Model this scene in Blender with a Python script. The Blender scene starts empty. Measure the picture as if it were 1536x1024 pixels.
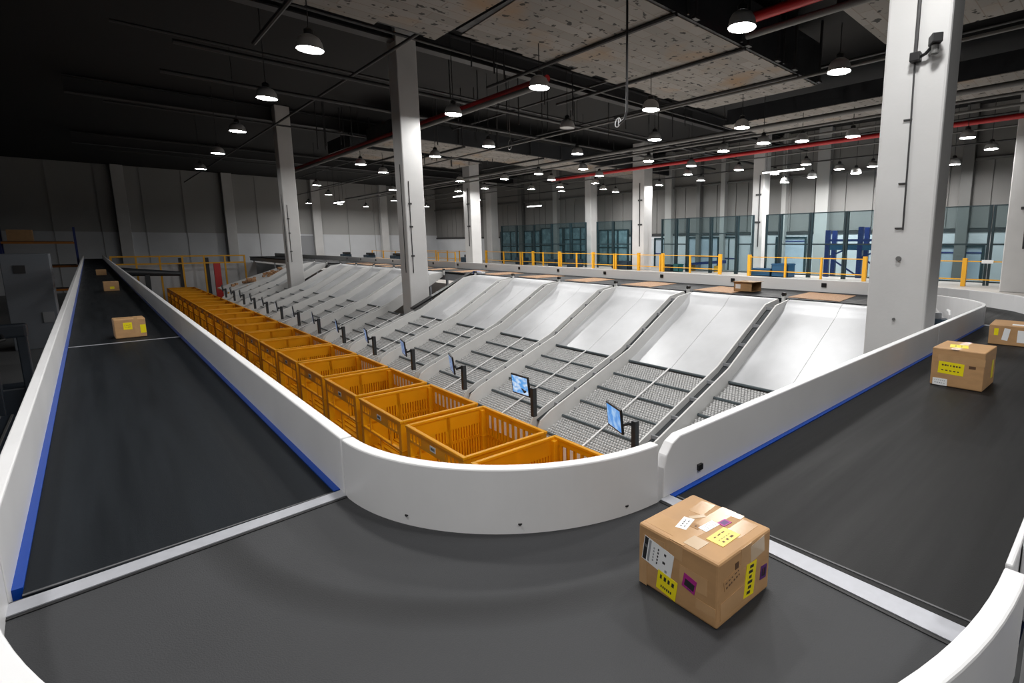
import bpy, bmesh, math, random
from mathutils import Vector, Matrix
random.seed(7)
SC = bpy.context.scene
COL = SC.collection
B = 3.0            # height of the belt surface above the hall floor
DOCK = B - 0.78    # raised dock floor behind the far conveyor
CEIL = 10.6
PI = math.pi

# ------------------------------------------------------------------ materials
def mat(name, base=(.5, .5, .5), rough=.5, metal=0., emit=None, estr=0., spec=.5, noise=None, bump=None, alpha=None, trans=None):
    """noise=(scale, amount[, stretch]) varies the colour and gloss; bump=(scale, strength)."""
    m = bpy.data.materials.new(name); m.use_nodes = True
    nt = m.node_tree; b = nt.nodes['Principled BSDF']
    b.inputs['Base Color'].default_value = (*base, 1)
    b.inputs['Roughness'].default_value = rough
    b.inputs['Metallic'].default_value = metal
    b.inputs['Specular IOR Level'].default_value = spec
    if emit:
        b.inputs['Emission Color'].default_value = (*emit, 1); b.inputs['Emission Strength'].default_value = estr
    if noise or bump:
        tc = nt.nodes.new('ShaderNodeTexCoord')
    if noise:
        mp = nt.nodes.new('ShaderNodeMapping'); nt.links.new(tc.outputs['Object'], mp.inputs['Vector'])
        if len(noise) > 2: mp.inputs['Scale'].default_value = noise[2]
        n = nt.nodes.new('ShaderNodeTexNoise'); n.inputs['Scale'].default_value = noise[0]; n.inputs['Detail'].default_value = 5
        nt.links.new(mp.outputs['Vector'], n.inputs['Vector'])
        r = nt.nodes.new('ShaderNodeMapRange'); r.inputs['From Min'].default_value = .3; r.inputs['From Max'].default_value = .7
        r.inputs['To Min'].default_value = 1 - noise[1]; r.inputs['To Max'].default_value = 1 + noise[1] * .6
        nt.links.new(n.outputs['Fac'], r.inputs['Value'])
        mx = nt.nodes.new('ShaderNodeMix'); mx.data_type = 'RGBA'; mx.blend_type = 'MULTIPLY'; mx.inputs[0].default_value = 1
        mx.inputs[6].default_value = (*base, 1); nt.links.new(r.outputs['Result'], mx.inputs[7])
        nt.links.new(mx.outputs[2], b.inputs['Base Color'])
        r2 = nt.nodes.new('ShaderNodeMapRange'); r2.inputs['From Min'].default_value = .3; r2.inputs['From Max'].default_value = .7
        r2.inputs['To Min'].default_value = max(.05, rough - noise[1] * .35); r2.inputs['To Max'].default_value = min(1, rough + noise[1] * .35)
        nt.links.new(n.outputs['Fac'], r2.inputs['Value']); nt.links.new(r2.outputs['Result'], b.inputs['Roughness'])
    if bump:
        n2 = nt.nodes.new('ShaderNodeTexNoise'); n2.inputs['Scale'].default_value = bump[0]
        nt.links.new(tc.outputs['Object'], n2.inputs['Vector'])
        bp = nt.nodes.new('ShaderNodeBump'); bp.inputs['Strength'].default_value = bump[1]; bp.inputs['Distance'].default_value = .01
        nt.links.new(n2.outputs['Fac'], bp.inputs['Height']); nt.links.new(bp.outputs['Normal'], b.inputs['Normal'])
    if trans is not None:      # see-through infill: part of the light passes straight through
        t = nt.nodes.new('ShaderNodeBsdfTransparent'); t.inputs['Color'].default_value = (*trans[1], 1)
        ms = nt.nodes.new('ShaderNodeMixShader'); ms.inputs['Fac'].default_value = trans[0]
        nt.links.new(b.outputs['BSDF'], ms.inputs[1]); nt.links.new(t.outputs['BSDF'], ms.inputs[2])
        nt.links.new(ms.outputs['Shader'], nt.nodes['Material Output'].inputs['Surface'])
    return m

def glow_through(m, c, f):      # thin plastic lets some light through
    nt = m.node_tree; t = nt.nodes.new('ShaderNodeBsdfTranslucent'); t.inputs['Color'].default_value = (*c, 1)
    ms = nt.nodes.new('ShaderNodeMixShader'); ms.inputs['Fac'].default_value = f
    nt.links.new(nt.nodes['Principled BSDF'].outputs['BSDF'], ms.inputs[1]); nt.links.new(t.outputs['BSDF'], ms.inputs[2])
    nt.links.new(ms.outputs['Shader'], nt.nodes['Material Output'].inputs['Surface'])
M = {}
M['white'] = mat('white_paint', (.80, .80, .81), .38, noise=(3, .04))
M['white_edge'] = mat('white_edge', (.86, .86, .86), .35)
M['greywhite'] = mat('grey_white_paint', (.74, .74, .73), .4, noise=(2.5, .06))
M['belt'] = mat('black_belt', (.0075, .0098, .0128), .55, noise=(2.2, .22, (6, .35, 1)), bump=(260, .12), spec=.14)
M['belt_x'] = mat('black_belt_cross', (.0088, .009, .0096), .55, noise=(2.2, .22, (.35, 6, 1)), bump=(260, .12), spec=.25)
M['blue'] = mat('blue_strip', (.002, .05, .33), .35, spec=.3)
M['seam'] = mat('belt_seam', (.10, .10, .105), .5)
M['alu'] = mat('brushed_aluminium', (.46, .47, .51), .40, .3, noise=(40, .05, (1, 1, 1)))
M['steel'] = mat('stainless_sheet', (.62, .63, .65), .42, .25, noise=(.9, .2))
M['wheel'] = mat('grey_skate_wheel', (.64, .64, .64), .4)
M['tray'] = mat('roller_tray', (.20, .20, .20), .5)
M['slate'] = mat('slate_tube', (.075, .095, .105), .4)
M['dark'] = mat('dark_metal', (.03, .035, .04), .45)
M['black'] = mat('black_plastic', (.012, .012, .013), .4)
M['yellow'] = mat('crate_yellow', (.95, .46, .006), .42, noise=(4, .06))
glow_through(M['yellow'], (1.0, .55, .01), .3)
M['rail_yellow'] = mat('railing_yellow', (.80, .40, .02), .4)
M['card'] = mat('cardboard', (.46, .265, .12), .62, noise=(9, .12, (1, 1, 3)))
M['card_in'] = mat('cardboard_inside', (.36, .20, .09), .7)
M['tape'] = mat('packing_tape', (.52, .315, .155), .22, noise=(14, .08))
M['tape_pale'] = mat('clear_tape', (.60, .46, .32), .16)
M['label_w'] = mat('label_white', (.82, .83, .84), .4)
M['label_y'] = mat('label_yellow', (.86, .72, .01), .4)
M['label_o'] = mat('label_amber', (.88, .66, .16), .4)
M['magenta'] = mat('label_magenta', (.38, .02, .22), .4)
M['purple'] = mat('label_purple', (.10, .02, .16), .4)
M['ink'] = mat('print_ink', (.02, .02, .022), .5)
M['ink_brown'] = mat('print_brown', (.10, .05, .025), .6)
M['floor'] = mat('hall_floor', (.16, .165, .17), .45, noise=(.8, .15))
M['dockfloor'] = mat('dock_floor', (.50, .47, .44), .4, noise=(.7, .1))
M['wall_w'] = mat('wall_white', (.62, .64, .67), .6, noise=(.4, .08))
M['wall_g'] = mat('wall_grey', (.215, .21, .205), .6, noise=(.5, .12, (1, 1, .2)))
M['wall_d'] = mat('wall_dark', (.06, .062, .066), .7)
M['concrete'] = mat('painted_column', (.60, .60, .60), .55, noise=(1.2, .06), bump=(30, .1))
M['ceil'] = mat('ceiling_black', (.004, .004, .0045), .8)
M['duct'] = mat('duct_dark', (.020, .022, .026), .6, noise=(3, .35), bump=(18, .5))
M['pilaster'] = mat('pilaster_paint', (.38, .38, .375), .6)
M['pipe_g'] = mat('pipe_grey', (.14, .14, .137), .5)
M['pipe_d'] = mat('pipe_dark', (.032, .032, .034), .5)
M['pipe_r'] = mat('pipe_red', (.42, .012, .015), .4)
M['lampshade'] = mat('lamp_shade', (.42, .42, .42), .4, .1)
M['lamp_on'] = mat('lamp_glow', (.9, .9, .9), .5, emit=(1, .985, .96), estr=186)
M['lamp_dim'] = mat('lamp_dim_glow', (.9, .9, .9), .5, emit=(1, .985, .96), estr=75)
M['lamp_off'] = mat('lamp_unlit', (.45, .46, .47), .4)
M['tube_on'] = mat('tube_glow', (.9, .9, .9), .5, emit=(1, 1, 1), estr=10)
M['teal'] = mat('dark_teal_frame', (.008, .026, .034), .4)
M['mesh_fill'] = mat('fence_infill', (.06, .10, .11), .6, spec=.2, trans=(.92, (.80, .89, .91)))
M['navy'] = mat('navy_rack', (.008, .022, .15), .4)
M['bin_blue'] = mat('bin_blue', (.012, .085, .19), .45)
M['bin_dark'] = mat('bin_dark', (.012, .035, .06), .45)
M['bin_teal'] = mat('bin_teal', (.01, .10, .11), .45)
M['glass'] = mat('door_glass', (.20, .30, .34), .25, noise=(1.5, .35))
M['door'] = mat('dock_door', (.42, .50, .58), .45, noise=(.9, .12))
M['orange'] = mat('rack_orange', (.45, .15, .01), .5)
M['grey_cab'] = mat('cabinet_grey', (.20, .22, .25), .45)
M['navy_dark'] = mat('stacker_navy', (.03, .04, .055), .4)
M['red'] = mat('red_paint', (.42, .02, .02), .45)
M['machine_blue'] = mat('machine_blue', (.005, .035, .26), .35)
M['machine_grey'] = mat('machine_grey', (.30, .31, .33), .4)

# curve belt: rubber with faint worn rings around the turn's centre
def curve_belt():
    m = mat('curve_belt', (.036, .037, .040), .55, bump=(260, .15), spec=.3); nt = m.node_tree; b = nt.nodes['Principled BSDF']
    g = nt.nodes.new('ShaderNodeTexCoord')
    ln = nt.nodes.new('ShaderNodeVectorMath'); ln.operation = 'LENGTH'; nt.links.new(g.outputs['Object'], ln.inputs[0])
    cb = nt.nodes.new('ShaderNodeCombineXYZ'); nt.links.new(ln.outputs['Value'], cb.inputs['X'])
    n = nt.nodes.new('ShaderNodeTexNoise'); n.inputs['Scale'].default_value = 9; n.inputs['Detail'].default_value = 1
    nt.links.new(cb.outputs['Vector'], n.inputs['Vector'])
    r = nt.nodes.new('ShaderNodeMapRange'); r.inputs['From Min'].default_value = .30; r.inputs['From Max'].default_value = .40
    r.inputs['To Min'].default_value = .55; r.inputs['To Max'].default_value = 1
    nt.links.new(n.outputs['Fac'], r.inputs['Value'])
    n2 = nt.nodes.new('ShaderNodeTexNoise'); n2.inputs['Scale'].default_value = 1.6; n2.inputs['Detail'].default_value = 6
    nt.links.new(g.outputs['Object'], n2.inputs['Vector'])
    mlt = nt.nodes.new('ShaderNodeMath'); mlt.operation = 'MULTIPLY_ADD'; mlt.inputs[1].default_value = .5; mlt.inputs[2].default_value = .75
    nt.links.new(n2.outputs['Fac'], mlt.inputs[0])
    m2 = nt.nodes.new('ShaderNodeMath'); m2.operation = 'MULTIPLY'; nt.links.new(r.outputs['Result'], m2.inputs[0]); nt.links.new(mlt.outputs['Value'], m2.inputs[1])
    mx = nt.nodes.new('ShaderNodeMix'); mx.data_type = 'RGBA'; mx.blend_type = 'MULTIPLY'; mx.inputs[0].default_value = 1
    mx.inputs[6].default_value = (.036, .037, .040, 1); nt.links.new(m2.outputs['Value'], mx.inputs[7])
    nt.links.new(mx.outputs[2], b.inputs['Base Color'])
    return m
M['belt_curve'] = curve_belt()

# weathered pale underside of the big ducts: rows of boards with dark scraps
def duct_under():
    m = mat('duct_underside', (.45, .42, .39), .8); nt = m.node_tree; b = nt.nodes['Principled BSDF']
    g = nt.nodes.new('ShaderNodeTexCoord')
    br = nt.nodes.new('ShaderNodeTexBrick'); br.inputs['Scale'].default_value = 1.; br.inputs['Brick Width'].default_value = 1.6; br.inputs['Row Height'].default_value = .34
    br.inputs['Color1'].default_value = (.27, .255, .24, 1); br.inputs['Color2'].default_value = (.21, .20, .187, 1); br.inputs['Mortar'].default_value = (.20, .17, .15, 1)
    br.inputs['Mortar Size'].default_value = .012
    nt.links.new(g.outputs['Object'], br.inputs['Vector'])
    n = nt.nodes.new('ShaderNodeTexNoise'); n.inputs['Scale'].default_value = 4.6; n.inputs['Detail'].default_value = 2
    nt.links.new(g.outputs['Object'], n.inputs['Vector'])
    r = nt.nodes.new('ShaderNodeMapRange'); r.inputs['From Min'].default_value = .345; r.inputs['From Max'].default_value = .385; r.inputs['To Min'].default_value = .12; r.inputs['To Max'].default_value = 1
    nt.links.new(n.outputs['Fac'], r.inputs['Value'])
    n3 = nt.nodes.new('ShaderNodeTexNoise'); n3.inputs['Scale'].default_value = .5; n3.inputs['Detail'].default_value = 3
    nt.links.new(g.outputs['Object'], n3.inputs['Vector'])
    r3 = nt.nodes.new('ShaderNodeMapRange'); r3.inputs['From Min'].default_value = .55; r3.inputs['From Max'].default_value = .75
    nt.links.new(n3.outputs['Fac'], r3.inputs['Value'])
    rust = nt.nodes.new('ShaderNodeMix'); rust.data_type = 'RGBA'; nt.links.new(r3.outputs['Result'], rust.inputs[0])
    nt.links.new(br.outputs['Color'], rust.inputs[6]); rust.inputs[7].default_value = (.29, .19, .11, 1)
    mx = nt.nodes.new('ShaderNodeMix'); mx.data_type = 'RGBA'; mx.blend_type = 'MULTIPLY'; mx.inputs[0].default_value = 1
    nt.links.new(rust.outputs[2], mx.inputs[6]); nt.links.new(r.outputs['Result'], mx.inputs[7])
    nt.links.new(mx.outputs[2], b.inputs['Base Color'])
    return m
M['under'] = duct_under()

# brown ribbed mat
def mat_brown():
    m = mat('brown_mat', (.50, .28, .14), .7); nt = m.node_tree; b = nt.nodes['Principled BSDF']
    g = nt.nodes.new('ShaderNodeTexCoord')
    w = nt.nodes.new('ShaderNodeTexWave'); w.inputs['Scale'].default_value = 9; w.inputs['Distortion'].default_value = 3; w.inputs['Detail Scale'].default_value = 3; w.bands_direction = 'X'
    nt.links.new(g.outputs['Object'], w.inputs['Vector'])
    cr = nt.nodes.new('ShaderNodeValToRGB'); cr.color_ramp.elements[0].color = (.20, .09, .04, 1); cr.color_ramp.elements[1].color = (.64, .38, .20, 1)
    nt.links.new(w.outputs['Color'], cr.inputs['Fac']); nt.links.new(cr.outputs['Color'], b.inputs['Base Color'])
    return m
M['brown'] = mat_brown()

def screen_mat(name, c0, c1, scale):
    m = bpy.data.materials.new(name); m.use_nodes = True; nt = m.node_tree; b = nt.nodes['Principled BSDF']
    b.inputs['Base Color'].default_value = (.01, .01, .01, 1); b.inputs['Roughness'].default_value = .25
    g = nt.nodes.new('ShaderNodeTexCoord'); n = nt.nodes.new('ShaderNodeTexNoise'); n.inputs['Scale'].default_value = scale
    nt.links.new(g.outputs['Generated'], n.inputs['Vector'])
    cr = nt.nodes.new('ShaderNodeValToRGB'); cr.color_ramp.elements[0].position = .38; cr.color_ramp.elements[1].position = .66
    cr.color_ramp.elements[0].color = (*c0, 1); cr.color_ramp.elements[1].color = (*c1, 1)
    nt.links.new(n.outputs['Fac'], cr.inputs['Fac']); nt.links.new(cr.outputs['Color'], b.inputs['Emission Color'])
    b.inputs['Emission Strength'].default_value = .95
    return m
M['screen'] = screen_mat('screen_blue', (.06, .30, .75), (.42, .66, .92), 2.2)
M['screen2'] = screen_mat('screen_pale', (.08, .35, .80), (.66, .80, .95), 4)
M['screen3'] = screen_mat('screen_mixed', (.03, .08, .22), (.20, .34, .55), 3)

# ------------------------------------------------------------------ mesh builder
class MB:
    def __init__(s): s.v = []; s.f = []; s.mi = []
    def add(s, vs, fs, m=0):
        o = len(s.v); s.v += [Vector(p) for p in vs]; s.f += [tuple(i + o for i in f) for f in fs]; s.mi += [m] * len(fs); return s
    def box(s, x0, x1, y0, y1, z0, z1, m=0):
        vs = [(x, y, z) for z in (z0, z1) for y in (y0, y1) for x in (x0, x1)]
        return s.add(vs, [(0, 2, 3, 1), (4, 5, 7, 6), (0, 1, 5, 4), (2, 6, 7, 3), (0, 4, 6, 2), (1, 3, 7, 5)], m)
    def obox(s, c, size, R, m=0):
        a, b, d = size; c = Vector(c)
        vs = [c + R @ Vector((x * a / 2, y * b / 2, z * d / 2)) for z in (-1, 1) for y in (-1, 1) for x in (-1, 1)]
        return s.add(vs, [(0, 2, 3, 1), (4, 5, 7, 6), (0, 1, 5, 4), (2, 6, 7, 3), (0, 4, 6, 2), (1, 3, 7, 5)], m)
    def bar(s, p0, p1, w, h, m=0):
        """square bar from p0 to p1, w across, h up"""
        p0, p1 = Vector(p0), Vector(p1); d = (p1 - p0); L = d.length; d.normalize()
        up = Vector((0, 0, 1)) if abs(d.z) < .95 else Vector((1, 0, 0))
        y = up.cross(d).normalized(); z = d.cross(y)
        return s.obox((p0 + p1) / 2, (L, w, h), Matrix((d, y, z)).transposed(), m)
    def cyl(s, p0, p1, r, n=12, r1=None, m=0):
        p0, p1 = Vector(p0), Vector(p1); d = (p1 - p0).normalized(); r1 = r if r1 is None else r1
        a = d.orthogonal().normalized(); b = d.cross(a)
        vs = []
        for p, rr in ((p0, r), (p1, r1)):
            vs += [p + (a * math.cos(2 * PI * i / n) + b * math.sin(2 * PI * i / n)) * rr for i in range(n)]
        fs = [(i, (i + 1) % n, n + (i + 1) % n, n + i) for i in range(n)] + [tuple(range(n - 1, -1, -1)), tuple(range(n, 2 * n))]
        return s.add(vs, fs, m)
    def tube(s, pts, r, n=8, m=0):
        pts = [Vector(p) for p in pts]; vs = []; a = None
        for i, p in enumerate(pts):
            d = (pts[min(i + 1, len(pts) - 1)] - pts[max(i - 1, 0)]).normalized()
            a = d.orthogonal().normalized() if a is None else (a - d * a.dot(d)).normalized()
            b = d.cross(a)
            vs += [p + (a * math.cos(2 * PI * k / n) + b * math.sin(2 * PI * k / n)) * r for k in range(n)]
        fs = []
        for i in range(len(pts) - 1):
            fs += [(i * n + k, i * n + (k + 1) % n, (i + 1) * n + (k + 1) % n, (i + 1) * n + k) for k in range(n)]
        e = (len(pts) - 1) * n
        fs += [tuple(range(n - 1, -1, -1)), tuple(range(e, e + n))]
        return s.add(vs, fs, m)
    def prism(s, poly, axis, a, b, m=0):
        """poly of 2D points; axis 'x' (y,z), 'y' (x,z) or 'z' (x,y), extruded a..b"""
        def P(u, v, t): return {'x': (t, u, v), 'y': (u, t, v), 'z': (u, v, t)}[axis]
        n = len(poly)
        vs = [P(u, v, a) for u, v in poly] + [P(u, v, b) for u, v in poly]
        fs = [tuple(range(n)), tuple(range(2 * n - 1, n - 1, -1))] + [(i, i + n, (i + 1) % n + n, (i + 1) % n) for i in range(n)]
        return s.add(vs, fs, m)
    def sweep(s, path, t, z0, z1, m=0):
        """upright strip, t thick, along a 2D path"""
        P = [Vector(p) for p in path]; vs = []
        for i, p in enumerate(P):
            d = (P[min(i + 1, len(P) - 1)] - P[max(i - 1, 0)]).normalized(); nrm = Vector((-d.y, d.x)) * t / 2
            for q, z in ((p + nrm, z0), (p - nrm, z0), (p - nrm, z1), (p + nrm, z1)): vs.append((q.x, q.y, z))
        fs = []
        for i in range(len(P) - 1):
            o = i * 4
            fs += [(o + k, o + (k + 1) % 4, o + 4 + (k + 1) % 4, o + 4 + k) for k in range(4)]
        e = (len(P) - 1) * 4
        return s.add(vs, fs + [(3, 2, 1, 0), (e, e + 1, e + 2, e + 3)], m)
    def lathe(s, prof, c, n=20, m=0):
        c = Vector(c); vs = []
        for r, z in prof: vs += [c + Vector((math.cos(2 * PI * k / n) * r, math.sin(2 * PI * k / n) * r, z)) for k in range(n)]
        fs = []
        for i in range(len(prof) - 1):
            fs += [(i * n + k, i * n + (k + 1) % n, (i + 1) * n + (k + 1) % n, (i + 1) * n + k) for k in range(n)]
        return s.add(vs, fs, m)
    def build(s, name, mats, parent=None, loc=None, bevel=0, smooth=False):
        me = bpy.data.meshes.new(name)
        off = Vector(parent.location) if parent is not None and loc is None else Vector(loc or (0, 0, 0))
        me.from_pydata([tuple(p - off) for p in s.v], [], s.f)
        for mm in (mats if isinstance(mats, (list, tuple)) else [mats]): me.materials.append(M[mm])
        me.polygons.foreach_set('material_index', s.mi)
        bm = bmesh.new(); bm.from_mesh(me); bmesh.ops.recalc_face_normals(bm, faces=bm.faces); bm.to_mesh(me); bm.free()
        if smooth:
            me.polygons.foreach_set('use_smooth', [True] * len(me.polygons)); me.set_sharp_from_angle(angle=math.radians(38))
        o = bpy.data.objects.new(name, me); COL.objects.link(o)
        if parent is not None: o.parent = parent
        else: o.location = off
        if bevel:
            bv = o.modifiers.new('edge', 'BEVEL'); bv.width = bevel; bv.segments = 2; bv.limit_method = 'ANGLE'; bv.angle_limit = math.radians(50)
        return o

def tag(o, label, cat, group=None, kind=None):
    o['label'] = label; o['category'] = cat
    if group: o['group'] = group
    if kind: o['kind'] = kind
    return o
def thing(name, label, cat, loc=(0, 0, 0), group=None):
    o = bpy.data.objects.new(name, None); COL.objects.link(o); o.empty_display_size = .1
    o.location = loc
    return tag(o, label, cat, group, 'thing')
def struct(o): o['kind'] = 'structure'; return o
KIDS = {}
def kids(o):
    return [c for c in bpy.data.objects if c.parent == o]
def dup(root, loc, label=None, rotz=None):
    if root.name not in KIDS: KIDS[root.name] = [(c, kids(c)) for c in kids(root)]
    r = root.copy(); COL.objects.link(r); r.location = loc
    if rotz is not None: r.rotation_euler = (0, 0, rotz)
    if label: r['label'] = label
    for c, g in KIDS[root.name]:
        cc = c.copy(); COL.objects.link(cc); cc.parent = r
        for q in g:
            qq = q.copy(); COL.objects.link(qq); qq.parent = cc
    return r
ORD = ['first', 'second', 'third', 'fourth', 'fifth', 'sixth', 'seventh', 'eighth', 'ninth', 'tenth', 'eleventh', 'twelfth', 'thirteenth', 'fourteenth',
       'fifteenth', 'sixteenth', 'seventeenth', 'eighteenth', 'nineteenth', 'twentieth']

# ------------------------------------------------------------------ the room
YW, XW = 62.0, 31.0
struct(MB().box(-14, XW + .3, -16, YW + .3, -.3, 0).build('floor', 'floor'))
struct(MB().box(11.3, XW, -15.9, YW, 0, DOCK).build('floor_dock', 'dockfloor'))
struct(MB().box(-14, XW + .3, -16, YW + .3, CEIL, CEIL + .3).build('ceiling', 'ceil'))
struct(MB().box(-14.3, -14, -16, YW + .3, 0, CEIL).build('wall_west', 'wall_d'))
struct(MB().box(-14, XW + .3, -16.3, -16, 0, CEIL).build('wall_south', 'wall_d'))
# end wall: white panels below, grey above
w = MB().box(-14, XW + .3, YW, YW + .3, 0, CEIL, 0)
w.box(-14, XW, YW - .06, YW, 0, B + 2.0, 1)
for i in range(16): w.box(-13 + i * 2.8, -12.96 + i * 2.8, YW - .1, YW - .05, 0, CEIL, 0)
struct(w.build('wall_north', ['pilaster', 'wall_w']))
# long back wall behind the dock: grey ribbed cladding over white panels
w = MB().box(XW, XW + .3, -16, YW, 0, CEIL, 0)
y = -15.0
while y < 61:
    wd = random.choice((.9, 1.2, 1.5))
    w.box(XW - .07, XW, y, y + wd - .06, DOCK + 2.55, B + 5.0, 0)
    y += wd
w.box(XW - .05, XW, -15.9, YW, B + 5.1, CEIL, 2)
w.box(XW - .10, XW, -15.9, YW, DOCK, DOCK + 2.35, 1)
struct(w.build('wall_east', ['wall_g', 'wall_w', 'wall_g']))
struct(MB().box(XW - .22, XW, -15.9, YW, B + 4.98, B + 5.1).build('trim_1', 'pipe_g'))
struct(MB().box(XW - .16, XW, -15.9, YW, DOCK + 2.35, DOCK + 2.52).build('trim_2', 'pipe_d'))
# pilasters on the back wall
for i, (py, wd, mt) in enumerate([(33.0, .7, 'pilaster'), (28.2, .35, 'pipe_g'), (24.7, .6, 'pilaster'), (22.0, .3, 'pipe_g'), (20.0, .35, 'pilaster'), (15.6, .3, 'pilaster'), (13.2, .75, 'pilaster'),
                                   (9.4, .4, 'pipe_g'), (6.1, .5, 'pipe_g'), (38.0, .6, 'pilaster'), (43.5, .6, 'pipe_g'), (50, .6, 'pilaster')]):
    struct(MB().box(XW - .45, XW - .02, py - wd / 2, py + wd / 2, DOCK, CEIL).build('trim_%d' % (i + 3), mt, bevel=.02))
# pilasters on the end wall
for i, px in enumerate((-6, 2, 9.5, 17, 24)):
    struct(MB().box(px, px + .8, YW - .6, YW - .07, 0, CEIL).build('trim_%d' % (i + 20), 'concrete', bevel=.02))

def door(n, y0, y1, z1, leafs, m='door', rail=None):
    d = thing('door_%d' % n, '', 'door', (XW - .12, (y0 + y1) / 2, DOCK)); d['kind'] = 'structure'
    del d['label']; del d['category']
    f = MB(); t = .10
    f.box(XW - .24, XW - .1, y0 - t, y0, DOCK, DOCK + z1); f.box(XW - .24, XW - .1, y1, y1 + t, DOCK, DOCK + z1); f.box(XW - .24, XW - .1, y0 - t, y1 + t, DOCK + z1, DOCK + z1 + .12)
    f.build('door_frame', 'teal', d)
    st = (y1 - y0) / leafs
    for k in range(leafs):
        MB().box(XW - .17, XW - .12, y0 + k * st + .03, y0 + (k + 1) * st - .03, DOCK + .02, DOCK + z1).build('door_leaf', m, d)
        if k: MB().box(XW - .22, XW - .12, y0 + k * st - .035, y0 + k * st + .035, DOCK, DOCK + z1).build('mullion', 'teal', d)
    for zz in (rail or ()):
        MB().box(XW - .2, XW - .17, y0, y1, DOCK + zz, DOCK + zz + .07).build('push_rail', 'navy', d)
door(1, 20.45, 22.9, 2.15, 1, 'door', (.85,))
door(2, 18.9, 20.2, 2.15, 2, 'wall_w', (.75,))
door(3, 16.9, 17.8, 1.7, 1, 'wall_w', (.9,))
door(4, 25.2, 26.1, 2.1, 1, 'door', (1.0,))
door(5, 14.2, 16.0, 2.1, 1, 'door', (1.9,))
door(6, 5.2, 7.0, 1.6, 1, 'door', (1.3,))
def window(n, y0, y1, z0, z1, nv, nh):
    d = thing('window_%d' % n, '', 'window', (XW - .12, (y0 + y1) / 2, DOCK + z0)); d['kind'] = 'structure'
    del d['label']; del d['category']
    st = (y1 - y0) / nv
    MB().box(XW - .18, XW - .13, y0, y1, DOCK + z0, DOCK + z1).build('pane', 'glass', d)
    f = MB()
    for k in range(nv + 1): f.box(XW - .24, XW - .11, y0 + k * st - .07, y0 + k * st + .07, DOCK + z0, DOCK + z1)
    for k in range(nh + 1): z = DOCK + z0 + k * (z1 - z0) / nh; f.box(XW - .23, XW - .11, y0, y1, z - .05, z + .05)
    f.build('window_frame', 'teal', d)
window(1, 33.6, 37.0, .05, 3.2, 3, 3)
window(2, 37.2, 40.4, .05, 3.2, 2, 2)
window(3, 40.6, 43.2, .05, 3.0, 2, 2)
window(4, 29.0, 32.4, .05, 2.9, 3, 2)
window(5, 43.8, 47.4, .05, 3.0, 2, 2)

# ------------------------------------------------------------------ columns
def column(x0, x1, y0, y1, z0, label, conduit=None):
    c = thing('concrete_column', label, 'column', ((x0 + x1) / 2, (y0 + y1) / 2, z0), 'columns of the hall')
    MB().box(x0, x1, y0, y1, z0, CEIL - .01).build('shaft', 'concrete', c, bevel=.03)
    if conduit == 'A':
        m = MB(); yc = y0 + (y1 - y0) * .50
        m.tube([(x0 - .02, yc, B + 6.2), (x0 - .02, yc, B + 3.17)], .022)
        m.build('cable_duct', 'pipe_d', c)
        m = MB(); m.tube([(x0 - .012, yc, B + 3.07), (x0 - .012, yc - .01, B + 2.4), (x0 - .012, yc - .02, B + 1.17)], .010, 6)
        for z in (B + 2.44, B + 1.71, B + 1.18): m.box(x0 - .02, x0, yc - .02, yc + .07, z, z + .015)
        m.build('conduit', 'pipe_d', c)
        m = MB(); m.cyl((x0 - .03, yc, B + .82), (x0, yc, B + .82), .03); m.cyl((x0 - .02, yc, B + .07), (x0, yc, B + .07), .018); m.build('wall_socket', 'pipe_g', c)
    if conduit == 'B':
        m = MB(); yc = y0 - .012
        m.tube([(x0 + .14, yc, B + 2.9), (x0 + .14, yc, B + .1)], .012, 6)
        for z in (B + 2.2, B + 1.5, B + .6): m.box(x0 + .1, x0 + .2, yc - .015, yc + .01, z, z + .05)
        m.build('conduit', 'pipe_d', c)
        m = MB(); m.tube([(x0 - .012, y0 + .2, B + 3.4), (x0 - .012, y0 + .2, B + .1)], .01, 6); m.build('conduit', 'pipe_d', c)
    if conduit == 'C':
        m = MB(); m.tube([(x0 - .02, y0 + (y1 - y0) * .35, CEIL - 2.6), (x0 - .02, y0 + (y1 - y0) * .35, DOCK + 1.6)], .035, 6)
        for z in (DOCK + 3.0, DOCK + 4.6): m.box(x0 - .05, x0, y0 + .15, y0 + .5, z, z + .1)
        m.build('conduit', 'pipe_d', c)
    return c
column(7.0, 7.5, 1.68, 2.36, 0, 'big white concrete column standing beside the first chute, with camera', 'A')
column(7.0, 7.63, 15.98, 16.6, 0, 'white concrete column rising from the gap between the chutes', 'B')
column(7.0, 7.63, 29.85, 30.5, 0, 'white concrete column at the far end of the chute row', 'B')
column(26.4, 27.25, 23.4, 24.45, DOCK, 'white dock column with a long conduit, standing just behind the yellow railing', 'C')
column(28.4, 29.1, 15.75, 16.5, DOCK, 'white dock column between glass fence panels, beside the blue crates', 'C')
column(20.0, 20.8, 34.6, 35.6, DOCK, 'thick white column in front of the white end wall', 'C')
column(28.2, 29.0, 45.0, 45.9, DOCK, 'white column beside the dark glazed front at the wall corner')
column(23.9, 24.6, 2.5, 3.38, DOCK, 'white dock column beyond the conveyor corner, at the railing end', 'C')
column(28.6, 29.3, 31.0, 31.7, DOCK, 'slim white column in front of the glazed wall bays')

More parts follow.
